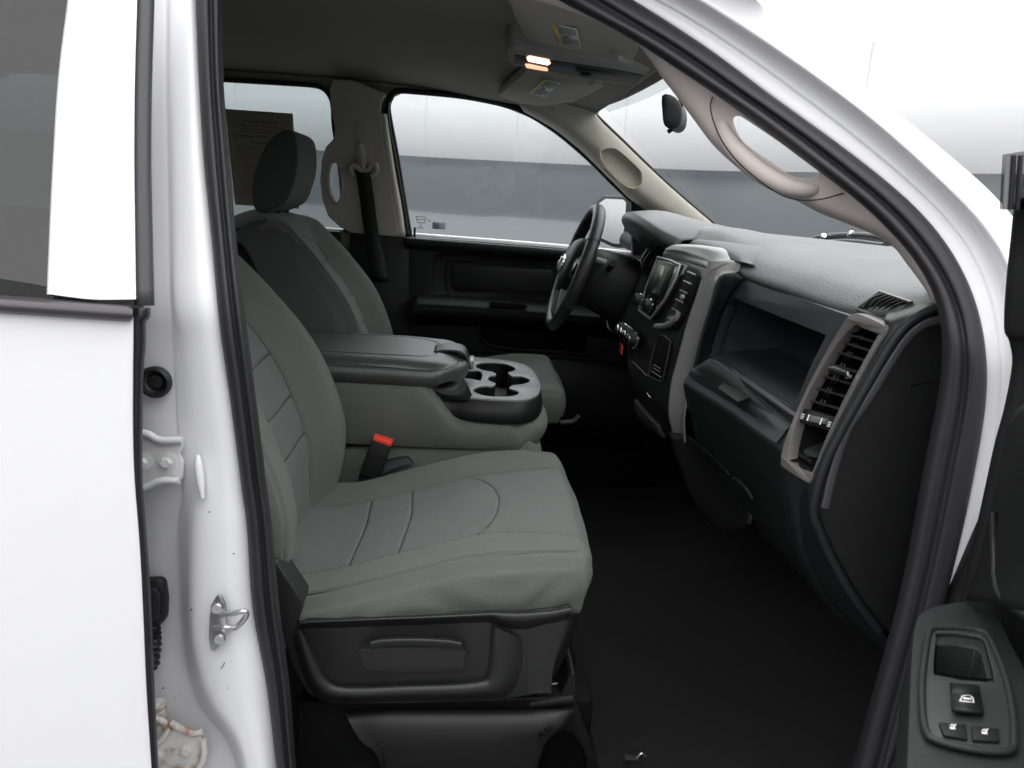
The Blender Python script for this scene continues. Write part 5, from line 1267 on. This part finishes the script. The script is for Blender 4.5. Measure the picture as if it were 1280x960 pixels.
# ledge and phone cubby
tube('silver_ledge', [spx(x, y, .006) for x, y in ((825, 408), (834, 408), (843, 405), (850, 399), (854, 391))], .0075, SILV, STK, s=5, n=12, flat=.8)
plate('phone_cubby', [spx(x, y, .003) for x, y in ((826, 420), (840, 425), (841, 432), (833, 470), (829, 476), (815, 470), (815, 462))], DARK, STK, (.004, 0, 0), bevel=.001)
tube('cubby_rim', [spx(x, y, .004) for x, y in ((826, 420), (840, 425), (841, 432), (833, 470), (829, 476), (815, 470), (815, 462))], .0014, M('rim_grey', (.05, .05, .05), .4), STK, s=2, n=6, closed=True)
for (a, b) in (((822, 456), (830, 461)), ((821, 460), (830, 465)), ((819, 464), (831, 472))):
    tube('trim_line', [spx(*a, .006), spx(*b, .006)], .0008, SILV, STK, s=1, n=5)
tube('trim_line', [spx(*p, .006) for p in ((814, 492), (818, 497), (825, 500))], .0014, CHR, STK, s=4, n=6)
for x, y in ((787, 413), (791, 416), (796, 420), (802, 426)):
    c = spx(x, y, .008)
    KN = lathe('climate_knob', c, (-1, -.05, .12), [(.001, 0), (.0175, 0), (.017, .014), (.0145, .020), (.001, .021)], BLK, STK, n=24)
    lathe('knob_ring', c+V((-.003, 0, 0)), (-1, -.05, .12), [(.0172, 0), (.0195, 0), (.0195, .004), (.0172, .005)], CHR, KN, n=28)
    lathe('knob_cap', c+V((-.0195, 0, .002)), (-1, -.05, .12), [(.009, 0), (.0125, 0), (.0125, .003), (.009, .004)], CHR, KN, n=24)
rt_ = spx(785, 436, .012)
plate('red_tag', [rt_+V(p) for p in ((0, -.016, -.013), (0, .012, -.010), (0, .013, .012), (0, -.014, .009))], RED, STK, (-.004, 0, 0), bevel=.001)
parts = [([rt_+V(p) for p in ((-.0052, -.004, .002), (-.0052, .003, .003), (-.0052, .003, .007), (-.0052, -.004, .006))], [(0, 1, 2, 3)]), ([rt_+V(p) for p in ((-.0052, -.008, -.007), (-.0052, .005, -.005), (-.0052, .005, -.003), (-.0052, -.008, -.005))], [(0, 1, 2, 3)])]
mesh('tag_print', *join_data(parts), INK, STK, smooth=False)
tube('switch_row', [spx(794, 452, .004), spx(802, 460, .004), spx(812, 470, .004)], .001, M('slat_grey', (.16, .16, .16), .35), STK, s=1, n=5)
rows = [[Y(x, y, yy) for x, y, yy in r] for r in (((795, 498, .10), (796, 515, .10), (805, 530, .10)), ((808, 515, .04), (812, 528, .04), (820, 538, .04)), ((824, 532, -.02), (828, 542, -.02), (832, 546, -.02)))]
surf('knee_pad', rows, M('grey_vinyl', (.05, .052, .05), .5), STK, su=4, sv=4, thick=.01)

# ================================================================== hood, cowl, wipers
HD = empty('hood', (1.6, 0, 1.2), T)
rows = [[(x, y, z-.03*(y/.9)**2-.06*(abs(y)/.9)**8) for y in (-.92, -.85, -.6, -.3, 0, .3, .6, .85, .92)] for x, z in ((1.12, 1.33), (1.5, 1.32), (1.9, 1.27), (2.15, 1.20), (2.22, 1.10))]
surf('hood_skin', rows, WHITE, HD, su=4, sv=3, thick=.004)
CW = empty('cowl', (1.0, 0, 1.35), T)
rows = [[(x+.14*(1-(y/.85)**2), y, z) for y in (-.84, -.5, 0, .5, .84)] for x, z in ((.80, 1.385), (.88, 1.388), (.96, 1.375), (1.02, 1.36))]
surf('cowl_panel', rows, BLK, CW, su=3, sv=4, thick=.003)
plate('cowl_grille', [X(x, y, 1.03) for x, y in ((1008, 306), (1020, 298), (1045, 294.5), (1070, 293), (1098, 296), (1118, 306), (1128, 320), (1090, 312))], BLK, CW, (.03, 0, -.004), bevel=.002)
plate('cowl_edge', [X(x, y, 1.0) for x, y in ((1030, 304), (1075, 304), (1104, 308), (1122, 318), (1080, 311), (1040, 308))], M('cowl_grey', (.10, .105, .105), .5), CW, (.01, 0, 0), bevel=.001)
tube('wiper_arm', [X(1012, 300, 1.02), X(1030, 295, 1.02), X(1070, 293, 1.00), X(1100, 296, .98), X(1112, 303, .96)], .007, RUB, CW, s=4, n=8)
tube('wiper_blade', [X(1014, 303, .98), X(1060, 301, .96), X(1105, 306, .93)], .005, RUB, CW, s=4, n=8)
tube('wiper_arm', [X(1095, 318, .86), X(1110, 311, .86), X(1130, 312, .86)], .006, RUB, CW, s=4, n=8)
for a, b in (((1028, 297), (1030, 294)), ((1062, 295), (1065, 291))): tube('wiper_joint', [X(*a, 1.0), X(*b, 1.0)], .008, CHR, CW, s=1, n=8)
plate('grille', [(2.23, -.7, .75), (2.23, .7, .75), (2.23, .7, 1.08), (2.23, -.7, 1.08)], CHR, HD, (.02, 0, 0), bevel=.01)
plate('bumper', [(2.25, -.95, .45), (2.25, .95, .45), (2.25, .95, .70), (2.25, -.95, .70)], CHR, HD, (.06, 0, 0), bevel=.02)
plate('fender', [(1.08, -.95, .6), (2.2, -.95, .6), (2.2, -.95, 1.12), (1.12, -.95, 1.24)], WHITE, HD, (0, .03, 0), bevel=.01)

# ================================================================== passenger door, swung open (right edge of the photo)
PD_ = empty('passenger_door', (.56, -.95, .55), T, label='open front passenger door with black inner panel at the right edge')
def O(px, py, y): return Y(px, py, y)
# inner panel edge (hinge side) and panel sheet running towards the camera
ed = [(1283, 246, -1.0), (1275, 250, -.98), (1270, 262, -.97), (1266, 300, -.96), (1260, 360, -.96), (1258, 410, -.96), (1264, 425, -.96), (1268, 455, -.96), (1258, 510, -.96), (1247, 550, -.96), (1236, 600, -.96), (1223, 660, -.96), (1213, 705, -.96), (1200, 760, -.96), (1170, 860, -.96), (1140, 980, -.96)]
rows = []
for i, (x, y, yy) in enumerate(ed):
    a = O(x, y, yy); rows.append([a+V((.03, .03, 0)), a, a+V((.004, -.02, 0)), a+V((.015, -.08, 0)), a+V((.02, -.20, 0)), a+V((.03, -.36, 0)), a+V((.03, -.6, 0))])
surf('inner_panel', rows, BLK, PD_, su=4, sv=3, thick=.004)
plate('outer_skin', [V((.72, -.96, .5)), V((.62, -1.75, .5)), V((.62, -1.75, 1.34)), V((.72, -.96, 1.34))], WHITE, PD_, (.02, 0, 0), bevel=.004)
# window frame parts glimpsed at top right
for xs_, m_ in (((1256, 1259), M('frame_bright', (.35, .35, .36), .25, metal=.6)), ((1262, 1266), RUB), ((1270, 1276), RUB)):
    tube('window_channel', [O((xs_[0]+xs_[1])/2+3, 194, -1.0), O((xs_[0]+xs_[1])/2+1, 225, -1.0), O((xs_[0]+xs_[1])/2-1, 262, -1.0)], .0022, m_, PD_, s=3, n=6)
plate('quarter_glass', [O(x, y, -.99) for x, y in ((1256, 193), (1300, 186), (1300, 262), (1252, 262))], glass('quarter', (.45, .45, .47)), PD_, (0, .003, 0), bevel=0)
# pull handle curve
tube('pull_handle', [O(1241, 640, -1.03), O(1242, 680, -1.04), O(1243, 700, -1.05), O(1243, 720, -1.06), O(1248, 742, -1.08), O(1262, 757, -1.10), O(1290, 775, -1.14)], .0035, BLK, PD_, s=4, n=8)
rows = [[O(1262, y, -1.03), O(1252, y+3, -1.06), O(1245, y+6, -1.09), O(1260, y+14, -1.15), O(1300, y+24, -1.2)] for y in (560, 600, 650, 700, 735)]
surf('panel_bulge', [[O(x, y, yy) for x, y, yy in r] for r in (((1300, 505, -1.08), (1290, 504, -1.06), (1276, 510, -1.03), (1262, 530, -1.0)), ((1300, 560, -1.10), (1285, 560, -1.08), (1268, 575, -1.05), (1252, 590, -1.0)), ((1300, 680, -1.12), (1280, 690, -1.10), (1250, 700, -1.06), (1225, 705, -1.0)), ((1300, 775, -1.14), (1275, 765, -1.12), (1245, 755, -1.08), (1210, 750, -1.0)))], BLK, PD_, su=5, sv=5, thick=.004)
# armrest pod
AR = empty('door_armrest', Z(1200, 850, 1.10), T, label='door armrest with window and lock switches')
def A(px, py, h=0): return Z(px, py, 1.105+h)
pod = [(1128, 1010), (1133, 960), (1137, 870), (1141, 800), (1147, 772), (1158, 762), (1180, 755), (1208, 752), (1214, 758), (1245, 768), (1262, 800), (1290, 850), (1330, 900), (1330, 1010)]
pocket = [(1172, 793), (1195, 793), (1222, 797), (1229, 803), (1238, 838), (1240, 851), (1205, 848), (1170, 842), (1169, 836)]
plate('armrest_pod', loop([A(*p) for p in pod], 2), M('armrest_vinyl', (.014, .0155, .0152), .5, bump=(700, .5, .001), spec=.35), AR, (0, 0, -.07), bevel=.008, seg=4, cutters=[prism([A(*p, .01) for p in pocket], (0, 0, -.06))])
pt_ = [A(*p, .0) for p in pocket]; pcn = sum(pt_, V())/len(pt_); n_ = len(pt_)
mesh('pocket_mat', [pcn.lerp(p, 1.0)+V((0, 0, .0018)) for p in pt_]+[pcn.lerp(p, .96)+V((0, 0, -.054)) for p in pt_], grid_faces(2, n_, False, True)+[tuple(range(n_, 2*n_))], M('pocket_black', (.004, .004, .004), .6, spec=.2), AR, autosm=30)
plate('pocket_liner', [A(x, y, -.045) for x, y in ((1178, 828), (1220, 831), (1226, 850), (1176, 845))], M('speckled', (.07, .06, .055), .7, bump=(300, .6, .004), var=.5), AR, (0, 0, .004), bevel=.001)
bz = [(1163, 788), (1180, 785), (1208, 786), (1232, 792), (1245, 815), (1258, 850), (1266, 890), (1268, 925), (1264, 937), (1248, 940), (1210, 936), (1172, 926), (1158, 915), (1153, 885), (1153, 850), (1157, 815)]
pk_ = [(1170, 791), (1195, 791), (1224, 795), (1231, 801), (1241, 838), (1243, 853), (1205, 850), (1168, 843), (1167, 836)]
plate('switch_bezel', loop([A(*p, .0035) for p in bz], 2), M('switch_black', (.028, .030, .030), .4), AR, (0, 0, -.003), holes=[[A(*p, .0035) for p in reversed(pk_)]], bevel=.001)
tube('bezel_lip', [A(*p, .004) for p in bz], .0028, M('armrest_vinyl', (.034, .038, .037), .5), AR, s=3, n=8, closed=True)
plate('window_switch_well', [A(*p, .0042) for p in ((1187, 853), (1224, 856), (1231, 892), (1210, 895), (1190, 888))], DARK, AR, (0, 0, -.001), bevel=.0004)
w0, w1, w2, w3 = (1190, 856), (1223, 859), (1228, 889), (1192, 885)
rows = [[A(w0[0], w0[1], .007), A(w1[0], w1[1], .007)], [A(1190, 862, .0105), A(1224, 865, .0105)], [A(1189, 868, .0085), A(1225, 871, .0085)], [A(1190, 878, .008), A(1227, 881, .008)], [A(1192, 887, .010), A(1229, 890, .010)], [A(1194, 891, .004), A(1229, 893, .004)]]
surf('window_switch', rows, BLK, AR, su=4, sv=1, thick=.002)
for pts in (((1174, 902), (1208, 905), (1210, 923), (1180, 918)), ((1214, 906), (1249, 910), (1250, 926), (1216, 924))):
    plate('lock_switch', [A(*p, .0065) for p in pts], BLK, AR, (0, 0, -.003), bevel=.0008)
# icons: window with arrow lines, open lock, closed lock
ic = []
def ln(pts, h=.0092, r=.00035): ic.append(tube_data([A(*p, h) for p in pts], r, s=1, n=5))
ln([(1200, 876), (1203, 870), (1211, 869), (1216, 872), (1217, 877)]); ln([(1199, 876), (1218, 878)], r=.0004); ln([(1204, 873), (1214, 874)], r=.0008)
for k in range(3): ln([(1201+k*6, 881), (1204+k*6, 885)], r=.00025)
for cx, cy in ((1191, 909), (1231, 915)):
    ln([(cx-3, cy-2), (cx, cy-3.5), (cx+3, cy-1)], .0075, .0004); ln([(cx-3.5, cy+1), (cx+3, cy+2)], .0075, .0009); ln([(cx+1, cy), (cx+4, cy-4)], .0075, .0004)
mesh('window_icon', *join_data(ic[:6]), WHT, AR)
mesh('unlock_icon', *join_data(ic[6:9]), WHT, AR)
mesh('lock_icon', *join_data(ic[9:]), WHT, AR)

# ================================================================== notice in the rear window
n0, n1_, n2_, n3 = FS(281, 136, -.02), FS(366, 143, -.02), FS(372, 245, -.02), FS(299, 242, -.02)
NX = (n1_-n0).normalized(); NZ = V((0, 0, 1)); wN = (n1_-n0).length
c0 = n0.copy()
def NP(x, z, o=0):
    zz = c0.z-z; return V((c0.x+NX.x*x, ys(zz)+.020+o, zz))
paper = mesh('window_notice', [NP(x, z, o) for o in (0, .0008) for x, z in ((0, 0), (wN, 0), (wN, .27), (0, .27))], [(0, 1, 2, 3), (7, 6, 5, 4), (0, 4, 5, 1), (1, 5, 6, 2), (2, 6, 7, 3), (3, 7, 4, 0)], M('notice_paper', (.44, .405, .32), .7), None, smooth=False,
             label='printed dealer notice taped inside the far rear window, seen from its back', cat='notice')
def NL(pts, r): return tube_data([NP(x, z, -.0006) for x, z in pts], r, s=1, n=4)
g_ = .010
mesh('notice_border', *join_data([NL([(g_, g_), (wN-g_, g_), (wN-g_, .26), (g_, .26), (g_, g_)], .0012)]), M('border_pale', (.50, .48, .40), .7), paper)
random.seed(7); parts = []
for k, z in enumerate([.042, .050, .058, .098, .106, .114, .122, .130, .150, .158, .175, .183, .200, .208, .216, .224, .232, .24]):
    a = .025+random.random()*.02; b = wN-.025-random.random()*.05; parts.append(NL([(a, z), (b, z)], .0007))
mesh('notice_lines', *join_data(parts), M('brown_ink', (.16, .14, .10), .7), paper)
for s_, z, sz in (('BUYERS GUIDE', .028, .015), ('AS IS - NO DEALER WARRANTY', .070, .0105), ('WARRANTY', .087, .0105)):
    text('notice_heading', s_, sz, NP(wN/2, z, -.001), (-1, 0, 0), (0, -.33*0, 1), M('brown_ink_dark', (.10, .085, .06), .7), paper, ext=.0002)

# parts of the body shell etc. are linked; drop the flagged helper keys
for o in bpy.data.objects:
    if o.type == 'MESH':
        for p in o.data.materials: pass
